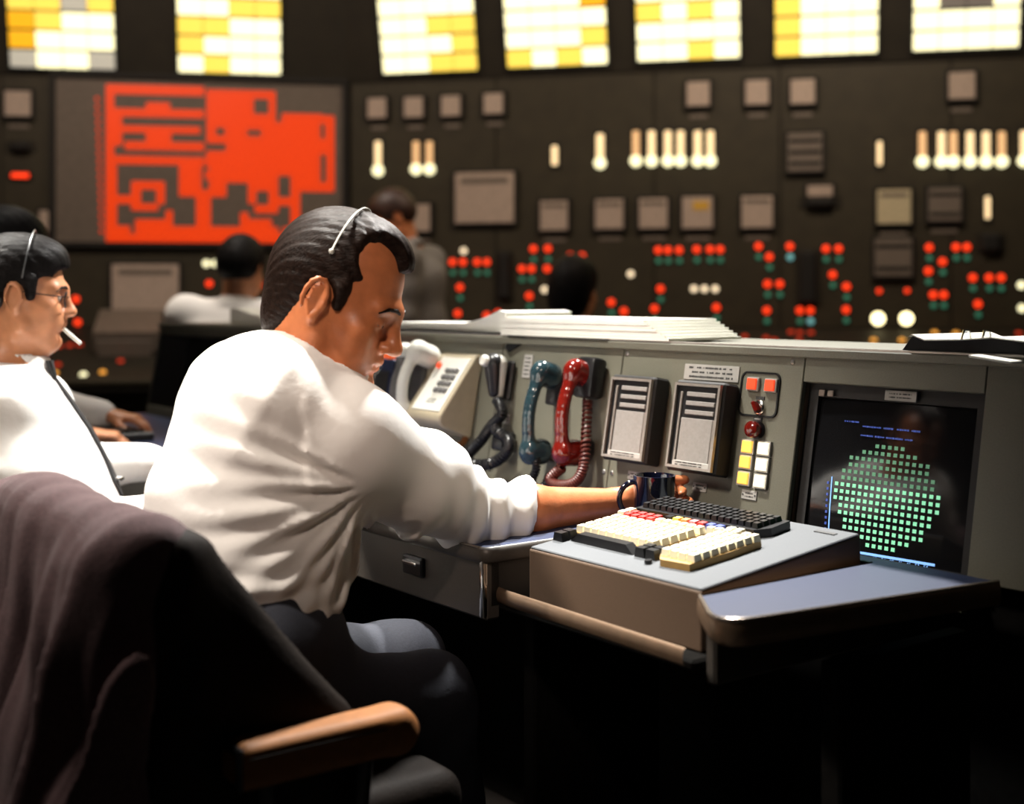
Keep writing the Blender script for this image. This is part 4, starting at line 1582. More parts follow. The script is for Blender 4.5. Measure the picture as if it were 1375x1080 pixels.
# loose white papers at the far end
s0 = s_at(297, 441)
t = thing('loose_papers', 'curled white papers on the far end of the console top', 'papers', topP.M(s0, .02, 0))
prof = [(0, .0), (.62, .0), (.62, .022), (.30, .022), (.16, .034), (.04, .052), (.0, .050)]
G().prism(prof, 0, .2, Tr).obj('pages', 'paper', t, 30)

# ================================================================== ON THE WORKTOP
# mug
ms, mq = -.5415, -.105
t = thing('coffee_mug', 'glossy dark navy mug held at the console by the foreground man', 'mug', desk.M(ms, mq, 0))
R0 = .0385
G().lathe([(.030, .0), (.034, .002), (.0365, .010), (R0, .082), (R0 + .0005, .086), (R0 - .002, .0865), (R0 - .0035, .083), (.032, .012), (.002, .010)], 32, None, False).obj('body', 'mug', t, True)
hd = desk.M().to_3x3().inverted() @ Vector((-1, -.05, 0))
hd.z = 0
hd.normalize()
hp = []
for a in range(-84, 85, 12):
    an = math.radians(a)
    hp.append(hd * (R0 - .004 + .030 * math.cos(an)) + Vector((0, 0, .043 + .031 * math.sin(an))))
G().tube(hp, .0052, 10).obj('handle', 'mug', t, True)

# keyboard unit
t = thing('keyboard_unit', 'taupe sloping keyboard unit set into the worktop recess', 'keyboard', kbox.M())
bw_, bd_ = .392, math.hypot(.35, .04)
inv = kbox.M().inverted() @ desk.M()
prof = [(-.44, -.0855), (-.09, -.0855), (-.09, .0395), (-.44, -.0005)]
Tc = inv @ Matrix(((0, 0, 1, 0), (1, 0, 0, 0), (0, 1, 0, 0), (0, 0, 0, 1)))
b = G().prism(prof, -.483, -.091, Tc).obj('case', 'box_case', t)
mod = b.modifiers.new('bevel', 'BEVEL')
mod.width = .003
mod.segments = 2
G().box((bw_ / 2, bd_ / 2, .001), (bw_ - .004, bd_ - .004, .004), .0015).obj('top_plate', 'box_top', t)


def keys(parent, x0, y0, nx, ny, px_, py_, h, m, z=.003, fill=.84, name='key', skip=()):
    g = G()
    w, d = px_ * fill, py_ * fill
    vs = [(-w / 2, -d / 2, 0), (w / 2, -d / 2, 0), (w / 2, d / 2, 0), (-w / 2, d / 2, 0),
          (-w * .38, -d * .38, h), (w * .38, -d * .38, h), (w * .38, d * .42, h), (-w * .38, d * .42, h)]
    g.add(vs, [(3, 2, 1, 0), (4, 5, 6, 7), (0, 1, 5, 4), (1, 2, 6, 5), (2, 3, 7, 6), (3, 0, 4, 7)])
    me = g.mesh(name)
    me.materials.append(M[m])
    for j in range(ny):
        for i in range(nx):
            if (i, j) in skip:
                continue
            link(name, me, None, parent, False, Matrix.Translation((x0 + (i + .5) * px_, y0 + (j + .5) * py_, z)))


for k, c in dict(key_red=(.5, .03, .025), key_yellow=(.7, .55, .1), key_orange=(.7, .25, .08), key_pink=(.6, .2, .22), key_blue=(.05, .08, .35)).items():
    M[k] = mat(k, c, .45, var=.04)
# black keyboard at the back of the unit
G().prism([(.000, .238), (.275, .238), (.290, .262), (.285, .312), (.002, .312)], .003, .017).obj('rear_keyboard_base', 'black', t)
keys(t, .008, .246, 18, 4, .0149, .0152, .008, 'black', .017)
# cream block
G().prism([(.014, .086), (.205, .086), (.205, .205), (.275, .196), (.275, .228), (-.002, .228), (.0, .19), (.012, .19)], .003, .010).obj('key_plinth', 'cream_dark', t)
keys(t, .014, .088, 10, 5, .0190, .0188, .012, 'cream', .009, .9)
keys(t, .0, .1915, 1, 2, .022, .0175, .012, 'cream', .009, .9)
keys(t, .022, .186, 4, 2, .0185, .0155, .012, 'key_red', .009, .9)
keys(t, .098, .188, 6, 1, .0180, .0165, .012, 'cream', .009, .9)
keys(t, .206, .199, 4, 1, .0172, .014, .012, 'cream', .009, .9)
for i, c in enumerate(('black', 'key_yellow', 'key_orange', 'key_pink', 'key_red', 'key_blue', 'key_blue')):
    keys(t, .100 + i * .0190, .208, 1, 1, .0188, .016, .013, c, .009, .9)
keys(t, .236, .213, 2, 1, .018, .014, .012, 'cream', .009, .9)
# front black keys
keys(t, .002, .048, 1, 2, .026, .018, .014, 'black', .003, .95)
keys(t, .030, .062, 1, 1, .155, .021, .014, 'black', .003, .98, 'space_bar')
keys(t, .188, .060, 2, 2, .024, .016, .015, 'black', .003, .95)
# numeric pad
G().prism([(.243, .066), (.262, .046), (.318, .052), (.322, .135), (.318, .207), (.300, .213), (.285, .190), (.243, .175)], .003, .014).obj('keypad_plinth', 'cream_dark', t)
keys(t, .246, .062, 4, 7, .0182, .0182, .011, 'cream', .013, .93)
keys(t, .288, .190, 2, 1, .0155, .017, .011, 'cream', .013, .93)
G().lathe([(.006, 0), (.006, .006)], 12, Matrix.Translation((.236, .046, .003))).obj('key_switch', 'black', t)
# dark badge on the top plate at the back right
G().box((.345, .325, .0035), (.04, .009, .002)).obj('badge', 'ink', t)
# keyboard in front of the far operators
kp = desk.L(186, 598)
t = thing('keyboard', 'low dark keyboard on the worktop under the far operator\'s hand', 'keyboard', desk.M(-2.62, -.40, 0))
G().box((0, 0, .012), (.44, .17, .024), .004).obj('case', 'panel_dark', t)
keys(t, -.20, -.07, 16, 5, .025, .027, .008, 'black', .024)


# ================================================================== PEOPLE
def pv(px, py, Y):
    return np.array(P(px, py, Y))


def wob(seed, amp, freq):
    rnd = np.random.RandomState(seed)
    ks = rnd.normal(size=(6, 3)) * freq
    ph = rnd.uniform(0, 6.28, 6)

    def fn(x, y, z):
        o = 0
        for k, p in zip(ks, ph):
            o = o + np.sin(x * k[0] + y * k[1] + z * k[2] + p)
        return o * amp / 6
    return fn


def build_person(label, J, group=None):
    ho, hf, hp, hr, hs = J['head']
    ho = np.array(ho, float)
    R = head_frame(hf, hp, hr)
    base = np.array([*J['pelvis'][:2], 0.0])
    t = thing('person', label, 'person', Matrix.Translation(base), group)
    inv = np.array(Matrix.Translation(-Vector(base)))
    hl = lambda p: ho + hs * (np.array(p, float) @ R)      # head-local -> world
    fw, lt = nv(J['fwd']), nv(J['lat'])
    N, C, Wst, Pv = (np.array(J[k], float) for k in ('neck', 'chest', 'waist', 'pelvis'))
    arms = [(np.array(J['sh' + s], float), np.array(J['el' + s], float), np.array(J['wr' + s], float)) for s in 'RL']
    vb, vs = J['vox']
    cx, cy = J.get('chest_r', (.19, .13))
    wx, wy = J.get('waist_r', (.17, .135))
    px_, py_ = J.get('pelvis_r', (.175, .13))
    # ---- body
    pts = [ho, N, C, Wst] + [p for a in arms for p in a]
    lo = np.min(pts, 0) - .16
    hi = np.max(pts, 0) + .17
    for h in ('handR', 'handL'):
        if J.get(h):
            w_ = np.array(J['wr' + h[-1]])
            tip = w_ + nv(J[h]['d']) * .20
            lo = np.minimum(lo, np.minimum(w_, tip) - .06)
            hi = np.maximum(hi, np.maximum(w_, tip) + .06)
    S = SDF(lo, hi, vb)
    sdf_head(S, R, ho, hs, J.get('jaw', 1.0))
    nk = J.get('neck_r', .057) * hs
    S.cone(hl((-.026, 0, -.055)), N + np.array([0, 0, -.03]), nk, nk * 1.06, .02)
    S.cone(hl((.005, 0, -.075)), N + fw * .02 - [0, 0, .02], nk * .72, nk * .8, .03)
    S.econe(N - [0, 0, .06], C, (cx * .62, cy * .6), (cx * .8, cy * .78), lt, .05)
    S.econe(C, Wst, (cx * .8, cy * .78), (wx * .78, wy * .78), lt, .05)
    fr = J.get('forearm_r', (.045, .042, .027))
    for i, (s, e, w_) in enumerate(arms):
        S.cone(N - [0, 0, .07], s, .05, .055, .04)
        S.cone(s, e, .052, fr[0], .03)
        m = e + (w_ - e) * .35
        S.cone(e, m, fr[0], fr[1], .02)
        S.cone(m, w_, fr[1], fr[2], .02)
        h = J.get('hand' + 'RL'[i])
        if h:
            sdf_hand(S, w_, **h)
    S.obj('body', J.get('skin', 'skin'), t, 1, inv)
    # ---- hair, brows, eyes
    hair = sdf_hair(J.get('vh', vb), R, ho, hs, J['hair'], J.get('hair_m', 'hair'), t)
    hair.location = -Vector(base)
    if J.get('face', True):
        for y in (-1, 1):
            q = [hl(p) for p in ((.081, .052 * y, .009), (.0905, .039 * y, .0190), (.0985, .023 * y, .0205), (.1015, .010 * y, .0165))]
            b = G().tube([Vector(p - base) for p in q], [.0014 * hs, .0030 * hs, .0034 * hs, .002 * hs], 8).obj('eyebrow', J.get('hair_m', 'hair'), t, True)
            c = hl((.0790, .033 * y, -.0075)) - base
            e = G().lathe([(.012 * math.sin(a) + 1e-5, -.012 * math.cos(a)) for a in np.linspace(0, math.pi, 9)], 14, Matrix.Translation(Vector(c)), False).obj('eye', 'eye', t, True)
            f = Vector(R[0])
            Tm = Matrix.Translation(Vector(c) + f * .0108) @ f.to_track_quat('Z', 'Y').to_matrix().to_4x4()
            G().lathe([(.0055, 0), (.004, .0012), (.0001, .0016)], 12, Tm, False).obj('iris', 'iris', e, True)
    # ---- shirt
    rolled = J.get('rolled', False)
    sl = J.get('sleeve_r', (.078, .070, .058, .046))
    pts = [N, C, Wst, Pv] + [p for a in arms for p in a]
    S = SDF(np.min(pts, 0) - .24, np.max(pts, 0) + .2, vs)
    S.econe(N - [0, 0, J.get('yoke', .085)], C, (cx * .74, cy * .74), (cx, cy), lt, .0)
    S.econe(C, Wst, (cx, cy), (wx, wy), lt, .06)
    S.econe(Wst, Pv, (wx, wy), (px_, py_), lt, .06)
    for i, (s, e, w_) in enumerate(arms):
        S.cone(N - [0, 0, J.get('clav', .062)] + fw * -.005, s, J.get('clav_r', .058), sl[0] * .92, .045)
        m = s + (e - s) * .5
        S.cone(s, m, sl[0], sl[1], .05)
        S.cone(m, e, sl[1], sl[2], .03)
        if rolled:
            cf = e + (w_ - e) * J.get('roll_at', .24)
            S.cone(e, cf, sl[2], sl[3], .025)
            d = nv(w_ - e)
            S.econe(cf - d * .028, cf + d * .012, (sl[3] + .008,) * 2, (sl[3] + .006,) * 2, lt, .006, cap=.12)
            S.cone(cf + d * .03, w_, fr[0] + .003, fr[1], .004, 'sub')
        else:
            m2 = e + (w_ - e) * .92
            S.cone(e, m2, sl[2], sl[3] * .86, .03)
            d = nv(w_ - e)
            S.econe(m2 - d * .045, m2, (sl[3] * .86 + .004,) * 2, (sl[3] * .86 + .003,) * 2, lt, .006, cap=.1)
    # collar
    cc, cn, cr = (np.array(J['collar'][0], float), nv(J['collar'][1]), J['collar'][2])
    S.econe(cc - cn * .040, cc + cn * .006, (cr * 1.24, cr * 1.24), (cr * 1.01, cr * 1.01), lt, .007, cap=.10)
    S.cone(cc + cn * .004, cc + cn * .10, cr - .010, cr - .004, .004, 'sub')
    for fn in J.get('folds', []):
        S.displace(fn)
    S.displace(wob(J.get('seed', 1), .006, 17))
    S.obj('shirt', J.get('shirt', 'shirt'), t, 1, inv)
    # ---- trousers, belt and shoes
    legs = [tuple(np.array(p, float) for p in l) for l in J['legs']]
    pts = [Pv] + [p for l in legs for p in l]
    S = SDF(np.min(pts, 0) - .22, np.max(pts, 0) + .2, vs * 1.25)
    S.econe(Pv + [0, 0, .035], Pv - [0, 0, .03], (px_ + .014, py_ + .012), (px_ * .98, py_ + .018), lt, .0, cap=.4)
    for (h, k, a) in legs:
        S.cone(h, k, .092, .070, .05)
        S.cone(k, a, .070, .048, .03)
    S.displace(wob(J.get('seed', 1) + 5, .007, 26))
    S.obj('trousers', J.get('trousers', 'trousers'), t, 1, inv)
    for (h, k, a) in legs:
        f = nv([k[0] - h[0], k[1] - h[1], 0]) if np.hypot(k[0] - h[0], k[1] - h[1]) > .1 else fw
        S = SDF(a - [.26, .26, .12], a + [.26, .26, .06], .008)
        S.econe(np.array([*(a[:2] - f[:2] * .04), .035]), np.array([*(a[:2] + f[:2] * .15), .030]), (.040, .036), (.038, .028), np.cross(f, [0, 0, 1]), .0)
        S.cone(np.array([*a[:2], .05]), a, .042, .045, .03)
        S.box((a[0], a[1], -.05), (.4, .4, .052), .001, .002, 'sub')
        S.obj('shoe', 'shoe', t, 1, inv)
    return t, R, hl, base


# ------------------------------------------------------------------ foreground man reaching for the mug
fw1 = np.array([.93, .37, 0])
lt1 = np.array([.37, -.93, 0])
A1 = pv(492, 652, 1.98)


def fold_fan(x, y, z):
    a = (x - A1[0]) * .93 + (y - A1[1]) * .37
    b = z - A1[2]
    r = np.hypot(a, b)
    th = np.arctan2(b, -a)
    m = np.exp(-((r - .13) / .13) ** 2) * np.clip((A1[0] + .025 - x) / .05, 0, 1) * np.clip((r - .01) / .05, 0, 1)
    m = m * np.clip(1 - np.maximum(0, th - .35) / .5, 0, 1)
    return m * (.0062 * np.sin(th * 15 + 2.2 * np.sin(r * 16)) + .0036 * np.sin(th * 31 + r * 9))


def fold_drape(x, y, z):
    a = (x + .40) * .93 + (y - 2.0) * .37
    m = np.clip((.84 - z) / .10, 0, 1) * (x < -.15)
    ph = z * 82 - a * 44 + 1.8 * np.sin(a * 17 + z * 9)
    return m * (.0060 * np.sin(ph) + .0032 * np.sin(ph * 1.9 + 1 + a * 15))


def fold_back(x, y, z):
    a = (x + .40) * .93 + (y - 2.0) * .37
    m = np.exp(-((z - .93) / .12) ** 2) * (a < .05)
    return m * .0035 * np.sin(a * 38 + z * 26 + 1.5 * np.sin(z * 30))


sh1, el1, cf1 = pv(474, 598, 2.0), pv(640, 692, 2.24), pv(712, 682, 2.32)


def fold_sleeve(x, y, z):
    d = el1 - sh1
    L = np.linalg.norm(d)
    d = d / L
    q = np.stack([x - sh1[0], y - sh1[1], z - sh1[2]], 1)
    t = q @ d
    per = q - t[:, None] * d
    r = np.linalg.norm(per, axis=1)
    ang = np.arctan2(per[:, 2], per[:, 0] * .6 - per[:, 1] * .8)
    m = (r < .12) * np.clip((t - .06) / .08, 0, 1) * (x > -.25)
    near = np.exp(-((t - L) / .13) ** 2)
    return m * (.0060 * near * np.sin(t * 88 + 1.9 * np.sin(ang * 2 + .6) + x * 20) + .0035 * np.sin(t * 46 + ang * 2.2))


J1 = dict(head=((-.277, 2.07, 1.150), (.985, -.17), 24, 2, 1.04), fwd=fw1, lat=lt1,
          neck=(-.325, 2.068, 1.030), chest=pv(366, 575, 2.07), waist=pv(338, 690, 2.03), pelvis=(-.395, 1.945, .60),
          chest_r=(.195, .142), waist_r=(.185, .150), pelvis_r=(.18, .135), yoke=.12, clav=.098, clav_r=.05,
          shR=sh1, elR=el1, wrR=pv(832, 676, 2.44), shL=(-.460, 2.20, .985), elL=(-.30, 2.40, .81), wrL=(-.12, 2.44, .785),
          handR=dict(d=(.97, .16, .02), up=(-.1, 1, .12), side=(0, 0, 1), bends=((38, 50, 25), (32, 48, 25), (30, 46, 25), (34, 50, 28)), spread=.03, thumb=(.75, .35, -.25)),
          handL=dict(d=(.95, .1, -.1), up=(0, 0, 1), side=(.2, -1, 0), curl=(20, 25, 15)),
          legs=(((-.36, 1.86, .545), (-.13, 2.05, .515), (-.07, 2.13, .10)), ((-.44, 2.03, .545), (-.19, 2.25, .515), (-.12, 2.33, .10))),
          collar=((-.303, 2.060, 1.056), (.50, -.02, .86), .080), rolled=True, roll_at=.30, sleeve_r=(.082, .077, .062, .053),
          forearm_r=(.048, .044, .027), neck_r=.063, jaw=1.10, hair='swept', skin='skin_red', vox=(.004, .0055), vh=.0035, seed=3,
          folds=[fold_fan, fold_drape, fold_back, fold_sleeve])
man1, R1, hl1, b1 = build_person('man in white shirt with rolled sleeves leaning over the console', J1)
# headset band over the crown
hpts = []
for a in range(12, 169, 6):
    an = math.radians(a)
    p = np.array([-.012 - .004 * math.sin(an), -.0900 * math.cos(an), .046 + .0965 * math.sin(an)])
    hpts.append(Vector(hl1(p) - b1))
hb = G().tube(hpts, .0016, 8, False, 1.6).obj('headset_band', 'white_plastic', man1, True)
G().lathe([(.0045 * math.sin(a) + 1e-5, -.0045 * math.cos(a)) for a in np.linspace(0, math.pi, 8)], 12, Matrix.Translation(hpts[0]), False).obj('band_end', 'white_plastic', hb, True)

# ------------------------------------------------------------------ second man: glasses, tie, cigarette
fw2 = nv([.93, .36, 0])
lt2 = np.array([fw2[1], -fw2[0], 0])


def fold2(x, y, z):
    return .004 * np.sin(z * 45 + x * 25 + 2 * np.sin(y * 14))


J2 = dict(head=((-1.056, 2.79, 1.160), (.966, .26), 4, 0, .93), fwd=fw2, lat=lt2,
          neck=pv(14, 492, 2.79), chest=pv(18, 590, 2.78), waist=pv(62, 690, 2.77), pelvis=pv(70, 780, 2.75),
          chest_r=(.20, .135), waist_r=(.18, .145), pelvis_r=(.18, .135),
          shR=pv(8, 560, 2.61), elR=pv(62, 716, 2.54), wrR=pv(214, 690, 2.74), shL=pv(50, 552, 2.97), elL=pv(92, 634, 2.98), wrL=pv(214, 619, 3.10),
          handR=dict(d=(.9, .3, -.05), up=(0, 0, 1), side=(-.3, 1, 0), curl=(25, 30, 20)),
          handL=dict(d=(.85, .5, -.12), up=(0, 0, 1), side=(.4, -1, 0), curl=(25, 30, 20)),
          legs=((pv(66, 790, 2.66), (-.62, 2.85, .56), (-.55, 2.95, .10)), (pv(80, 785, 2.86), (-.68, 3.05, .56), (-.60, 3.12, .10))),
          collar=(pv(20, 478, 2.79), (.22, .08, .97), .072), sleeve_r=(.080, .074, .062, .052), neck_r=.060,
          hair='fringe', hair_m='hair_black', skin='skin', vox=(.005, .007), vh=.0042, seed=9, folds=[fold2])
man2, R2, hl2, b2 = build_person('man in white shirt and black tie smoking, wearing glasses', J2)
b2v = Vector(b2)


def h2(p):
    return Vector(hl2(p) - b2)


# glasses
gl = None
for y in (-1, 1):
    pts = []
    for a in range(0, 360, 20):
        an = math.radians(a)
        pts.append(h2((.103 - .0010 * (abs(math.cos(an)) * 4), .034 * y + .0225 * math.cos(an), -.008 + .018 * math.sin(an))))
    o = G().tube(pts, .0012, 6, True).obj('spectacle_rim' if gl else 'glasses', 'black', gl or man2, True)
    gl = gl or o
    G().tube([h2((.099, .057 * y, -.002)), h2((.06, .073 * y, .0)), h2((.01, .079 * y, .004)), h2((-.008, .080 * y, -.004))], .0012, 6).obj('temple_arm', 'black', gl)
G().tube([h2((.104, -.012, -.003)), h2((.107, 0, .0)), h2((.104, .012, -.003))], .0012, 6).obj('bridge', 'black', gl)
# cigarette
cg = G()
p0, p1 = h2((.092, -.010, -.071)), h2((.140, -.020, -.108))
cgo = tag(G().tube([p0 + b2v, p1 + b2v], .0042, 10).obj('cigarette', 'paper', None, True), 'white cigarette hanging from the smoking man\'s lips', 'cigarette')
# headset band and earpiece
hpts = []
for a in range(2, 179, 6):
    an = math.radians(a)
    hpts.append(h2((.008 + .012 * math.sin(an), -.0955 * math.cos(an), .030 + .117 * math.sin(an))))
hb = G().tube(hpts, .0014, 8, False, 1.6).obj('headset_band', 'steel', man2, True)
S = SDF((-.06, -.12, -.06), (.06, -.05, .06), .004)
S.ell((0, -.078, 0), (.012, .008, .020), .0)
e = S.obj('earpiece', 'black', man2, 1)
e.matrix_local = Matrix.Translation(h2((-.040, .0, -.018))) @ Matrix(R2.tolist()).transposed().to_4x4()
# tie down the shirt front
from mathutils.bvhtree import BVHTree
sh_o = [c for c in man2.children if c.name.startswith('shirt')][0]
bvh = BVHTree.FromPolygons([v.co.copy() for v in sh_o.data.vertices], [tuple(p.vertices) for p in sh_o.data.polygons])
tp = []
for k in range(9):
    f = k / 8
    c = pv(20, 484, 2.79) * (1 - f) + pv(62, 668, 2.77) * f - b2
    row = []
    wd = (.013, .012, .016, .020, .024, .028, .032, .036, .008)[k]
    for u in (-1, -.33, .33, 1):
        q = c + lt2 * (.030 + u * wd)
        hit = bvh.ray_cast(Vector(q + fw2 * .5), Vector(-fw2))
        row.append((np.array(hit[0]) if hit[0] else q + fw2 * .12))
    tp.append(row)
g = G()
for row in tp:
    for off in (.007, .001):
        for p in row:
            g.v.append(Vector(p + fw2 * off + lt2 * off * .4))
for i in range(len(tp) - 1):
    a, b = i * 8, (i + 1) * 8
    for k in range(3):
        g.f += [(a + k, a + k + 1, b + k + 1, b + k), (a + 4 + k + 1, a + 4 + k, b + 4 + k, b + 4 + k + 1)]
    g.f += [(a, b, b + 4, a + 4), (a + 3, a + 7, b + 7, b + 3)]
tie = g.obj('tie', 'tie', man2)
G().box(Vector(tp[-2][2] + fw2 * .01), (.016, .030, .008), .002).obj('tie_clip', 'chrome', tie)

# ------------------------------------------------------------------ third operator farther along the console
J3 = dict(head=((-1.405, 3.62, 1.262), (.95, .3), 10, 0, 1.0), fwd=fw2, lat=lt2,
          neck=(-1.46, 3.60, 1.125), chest=(-1.48, 3.59, .96), waist=(-1.46, 3.58, .76), pelvis=(-1.45, 3.57, .58),
          shR=(-1.40, 3.42, 1.05), elR=(-1.33, 3.40, .80), wrR=pv(112, 584, 3.56), shL=(-1.52, 3.80, 1.05), elL=(-1.38, 3.88, .82), wrL=(-1.20, 3.85, .80),
          handR=dict(d=(.96, .25, -.05), up=(.05, 0, 1), side=(-.2, 1, 0), curl=(38, 38, 18), thumb=(.7, .5, -.3)),
          handL=dict(d=(.96, .0, -.1), up=(0, 0, 1), side=(0, -1, 0), curl=(28, 30, 20)),
          legs=(((-1.42, 3.50, .57), (-1.08, 3.62, .56), (-1.0, 3.72, .10)), ((-1.46, 3.66, .57), (-1.12, 3.82, .56), (-1.05, 3.9, .10))),
          collar=((-1.450, 3.605, 1.135), (.25, .08, .95), .072), hair='full', hair_m='hair_black', vox=(.006, .009), vh=.006, seed=13, face=False)
build_person('seated operator mostly hidden behind the smoking man, hand on keyboard', J3)

# ------------------------------------------------------------------ people at the far boards
B1 = pv(325, 362, 5.3)
JB = dict(head=(B1, (.25, 1), 14, 0, 1.0), fwd=(.2, 1, 0), lat=(1, -.2, 0), neck=B1 + [-.02, -.03, -.155], chest=B1 + [-.05, -.04, -.33], waist=B1 + [-.05, -.04, -.54], pelvis=B1 + [-.05, -.05, -.68],
          shR=B1 + [.19, -.06, -.185], elR=B1 + [.24, .12, -.44], wrR=B1 + [.20, .36, -.40], shL=B1 + [-.23, .0, -.185], elL=B1 + [-.30, .16, -.45], wrL=B1 + [-.24, .38, -.40],
          handR=dict(d=(0, 1, 0), up=(0, 0, 1), side=(-1, 0, 0)), handL=dict(d=(0, 1, 0), up=(0, 0, 1), side=(1, 0, 0)),
          legs=((B1 + [.04, .02, -.70], B1 + [.08, .40, -.70], (B1[0] + .08, B1[1] + .45, .1)), (B1 + [-.14, .02, -.70], B1 + [-.14, .42, -.70], (B1[0] - .14, B1[1] + .45, .1))),
          collar=(B1 + [-.015, -.02, -.125], (.05, .3, .95), .074), hair='full', hair_m='hair_black', chest_r=(.215, .14), clav=.045, clav_r=.075, vox=(.009, .012), vh=.008, seed=21, face=False)
build_person('seated person seen from behind in pale shirt under the mimic board', JB)

B2 = pv(528, 292, 6.2)
JB = dict(head=(B2, (-.95, -.25), 28, 0, .96), fwd=(-.75, .5, 0), lat=(.5, .75, 0), neck=B2 + [.075, .0, -.135], chest=B2 + [.11, .0, -.30], waist=B2 + [.13, .0, -.52], pelvis=B2 + [.13, .02, -.68],
          chest_r=(.165, .11), waist_r=(.14, .105), pelvis_r=(.165, .12),
          shR=B2 + [.16, .14, -.21], elR=B2 + [.14, .18, -.46], wrR=B2 + [-.06, .18, -.54], shL=B2 + [.06, -.15, -.21], elL=B2 + [.06, -.17, -.47], wrL=B2 + [-.10, -.10, -.60],
          handR=dict(d=(-.9, .1, -.1), up=(0, 0, 1), side=(0, -1, 0)), handL=dict(d=(-.8, .3, -.3), up=(0, 0, 1), side=(0, 1, 0)),
          legs=((B2 + [.16, .10, -.72], B2 + [.15, .10, -1.08], (B2[0] + .16, B2[1] + .10, .09)), (B2 + [.09, -.08, -.72], B2 + [.08, -.08, -1.08], (B2[0] + .09, B2[1] - .08, .09))),
          collar=(B2 + [.060, .0, -.115], (-.4, .1, .85), .066), hair='full', hair_m='hair_red', skin='skin_red', shirt='shirt_grey', rolled=True, roll_at=.1, vox=(.009, .012), vh=.008, seed=33, face=False)
build_person('standing person with dark hair in grey top, behind the foreground man\'s head', JB)

B3 = pv(772, 390, 5.6)
JB = dict(head=(B3, (.55, .85), 8, 0, 1.06), fwd=(.4, .9, 0), lat=(.9, -.4, 0), neck=B3 + [-.01, -.03, -.150], chest=B3 + [-.0, -.04, -.33], waist=B3 + [.0, -.04, -.50], pelvis=B3 + [.0, -.05, -.60],
          shR=B3 + [.19, -.08, -.225], elR=B3 + [.26, .08, -.42], wrR=B3 + [.22, .30, -.40], shL=B3 + [-.18, .06, -.225], elL=B3 + [-.22, .22, -.42], wrL=B3 + [-.10, .40, -.40],
          handR=dict(d=(0, 1, 0), up=(0, 0, 1), side=(-1, 0, 0)), handL=dict(d=(0, 1, 0), up=(0, 0, 1), side=(1, 0, 0)),
          legs=((B3 + [.08, .02, -.62], B3 + [.14, .40, -.62], (B3[0] + .14, B3[1] + .42, .1)), (B3 + [-.08, .04, -.62], B3 + [-.04, .44, -.62], (B3[0] - .04, B3[1] + .46, .1))),
          collar=(B3 + [-.008, -.025, -.125], (.05, .2, .95), .074), hair='long', hair_m='hair_black', shirt='shirt_grey', vox=(.009, .012), vh=.008, seed=41, face=False)
build_person('seated person with round dark hair just above the white printout', JB)

# ================================================================== CHAIRS
CH = Vector((-.615, 1.745, 0))


def chair_T(c):
    return Matrix.Translation(c) @ Matrix((D, BK, ZV)).transposed().to_4x4()


t = thing('office_chair', 'dark brown swivel armchair under the foreground man, coat over its back', 'chair', chair_T(CH))
S = SDF((-.36, -.14, .36), (.36, .45, .95), .008)
for a0 in range(-5, 6):
    x = a0 * .046
    S.econe((x, .012 + x * x * .9, .84), (x, .035 + x * x * .9, .48), (.045, .032), (.045, .040), (1, 0, 0), .03)
for y in (-1, 1):
    S.econe((.245 * y, .06, .79), (.262 * y, .26, .585), (.022, .075), (.024, .045), (1, 0, 0), .05)
    S.econe((.25 * y, .06, .62), (.262 * y, .30, .50), (.022, .10), (.024, .07), (1, 0, 0), .05)
S.obj('backrest', 'leather_dark', t, 1)
S = SDF((-.30, -.02, .36), (.30, .56, .52), .008)
S.box((0, .27, .43), (.245, .245, .045), .04, .0)
S.obj('seat', 'leather_dark', t, 1)
for y in (-1, 1):
    arm = G()
    S = SDF((.25 * y - .08 if y > 0 else -.40, .06, .52), (.40 if y > 0 else -.17, .42, .64), .0045)
    S.box((.305 * y, .235, .583), (.030, .125, .029), .016, .0)
    S.ell((.305 * y, .345, .580), (.030, .035, .026), .02)
    pad = S.obj('arm_pad', 'leather', t, 1)
    G().tube([(.305 * y + .0295, .125, .596), (.305 * y + .0295, .24, .596), (.305 * y + .0295, .345, .594)], .0016, 6).obj('seam', 'leather_dark', pad)
    G().box((.305 * y, .115, .583), (.056, .008, .054), .003).obj('end_plate', 'black', pad)
    G().tube([(.305 * y, .16, .56), (.305 * y, .16, .46), (.22 * y, .20, .405)], .013, 10).obj('arm_bracket', 'black', t, True)
    G().tube([(.305 * y, .30, .56), (.305 * y, .29, .46), (.22 * y, .26, .405)], .013, 10).obj('arm_bracket', 'black', t, True)
G().lathe([(.028, .12), (.028, .30), (.045, .36), (.10, .386)], 20, Matrix.Translation((0, .26, 0))).obj('pedestal', 'black', t, True)
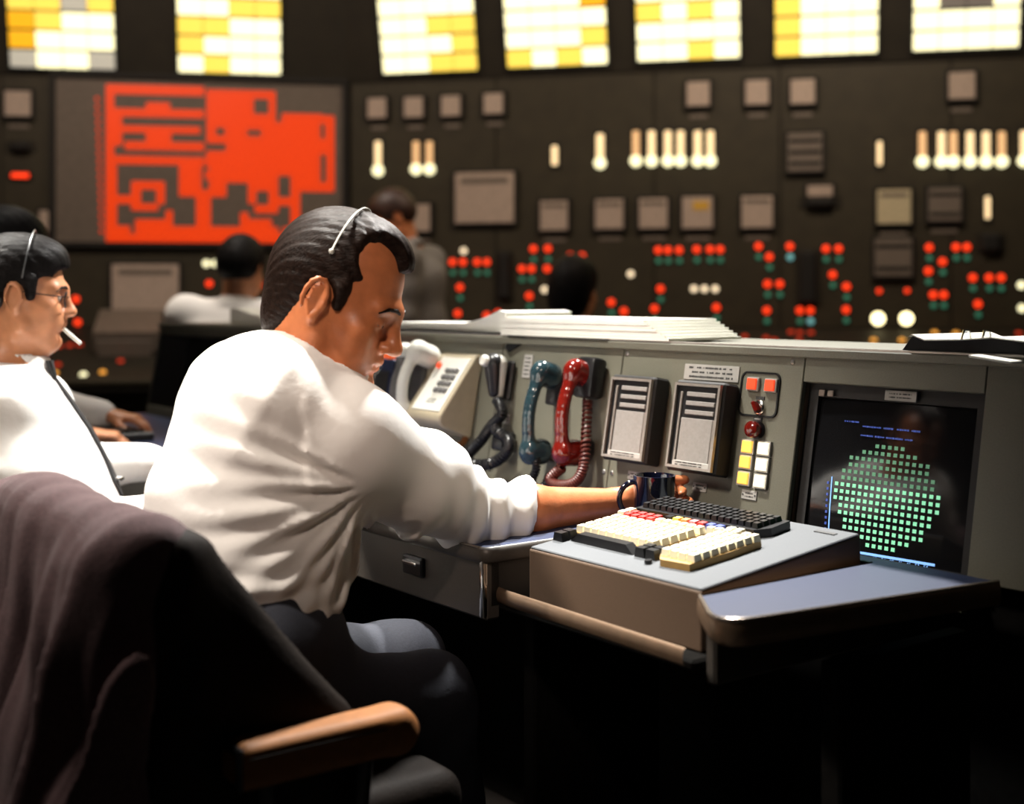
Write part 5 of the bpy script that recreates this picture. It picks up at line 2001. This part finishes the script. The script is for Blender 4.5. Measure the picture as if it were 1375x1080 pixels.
for k in range(5):
    a = 2 * math.pi * k / 5 + .3
    d = Vector((math.cos(a), math.sin(a), 0))
    lg = G().tube([Vector((0, .26, .13)), Vector((0, .26, .10)) + d * .14, Vector((0, .26, .075)) + d * .29], [.026, .022, .016], 8).obj('base_leg', 'black', t, True)
    G().lathe([(.028, -.012), (.03, 0), (.028, .012)], 14, Matrix.Translation(Vector((0, .26, .03)) + d * .28) @ Matrix.Rotation(a, 4, 'Z') @ Matrix.Rotation(math.pi / 2, 4, 'Y')).obj('caster', 'black', lg, True)

# coat hung over the chair back
S = SDF((-.42, -.26, .22), (.40, .16, .98), .006)
for a0 in range(-5, 6):
    x = a0 * .045
    yb = x * x * .9
    S.econe((x, -.012 + yb, .858 - abs(x) * .10), (x * 1.05, -.075 + yb * .5, .42), (.05, .052), (.056, .050), (1, 0, 0), .03)
    S.econe((x, .012 + yb, .852 - abs(x) * .10), (x, .045 + yb, .70), (.05, .04), (.05, .02), (1, 0, 0), .03)
for y in (-1, 1):
    S.econe((.215 * y, -.01, .815), (.245 * y, -.085, .40), (.05, .055), (.05, .06), (1, 0, 0), .04)
S.econe((-.20, -.06, .45), (-.22, -.08, .26), (.12, .05), (.13, .045), (1, 0, 0), .05)
S.econe((.10, -.08, .45), (.12, -.09, .26), (.15, .05), (.16, .045), (1, 0, 0), .05)


def coat_folds(x, y, z):
    d = np.clip((.90 - z) / .18, .15, 1)
    ph = x * 88 + 3.2 * np.sin(z * 5 + x * 3) + np.sin(x * 21) * 1.6
    return d * (.012 * np.sin(ph) + .005 * np.sin(ph * 2.3 + z * 12)) + .003 * np.sin(z * 34 + x * 20)


S.displace(coat_folds)
co = S.obj('coat', 'coat', None, 2)
co.matrix_world = chair_T(CH)
tag(co, 'mauve-brown coat draped over the back of the foreground chair', 'coat')

# chair of the smoking man
src = [o for o in bpy.data.objects if o.name == 'office_chair'][0]
c2 = src.copy()
COL.objects.link(c2)
c2.matrix_world = chair_T(Vector((-1.23, 2.47, 0)))
c2['label'] = 'dark brown swivel armchair under the smoking man'
for ch in src.children:
    k = ch.copy()
    COL.objects.link(k)
    k.parent = c2
    for gch in ch.children:
        q = gch.copy()
        COL.objects.link(q)
        q.parent = k
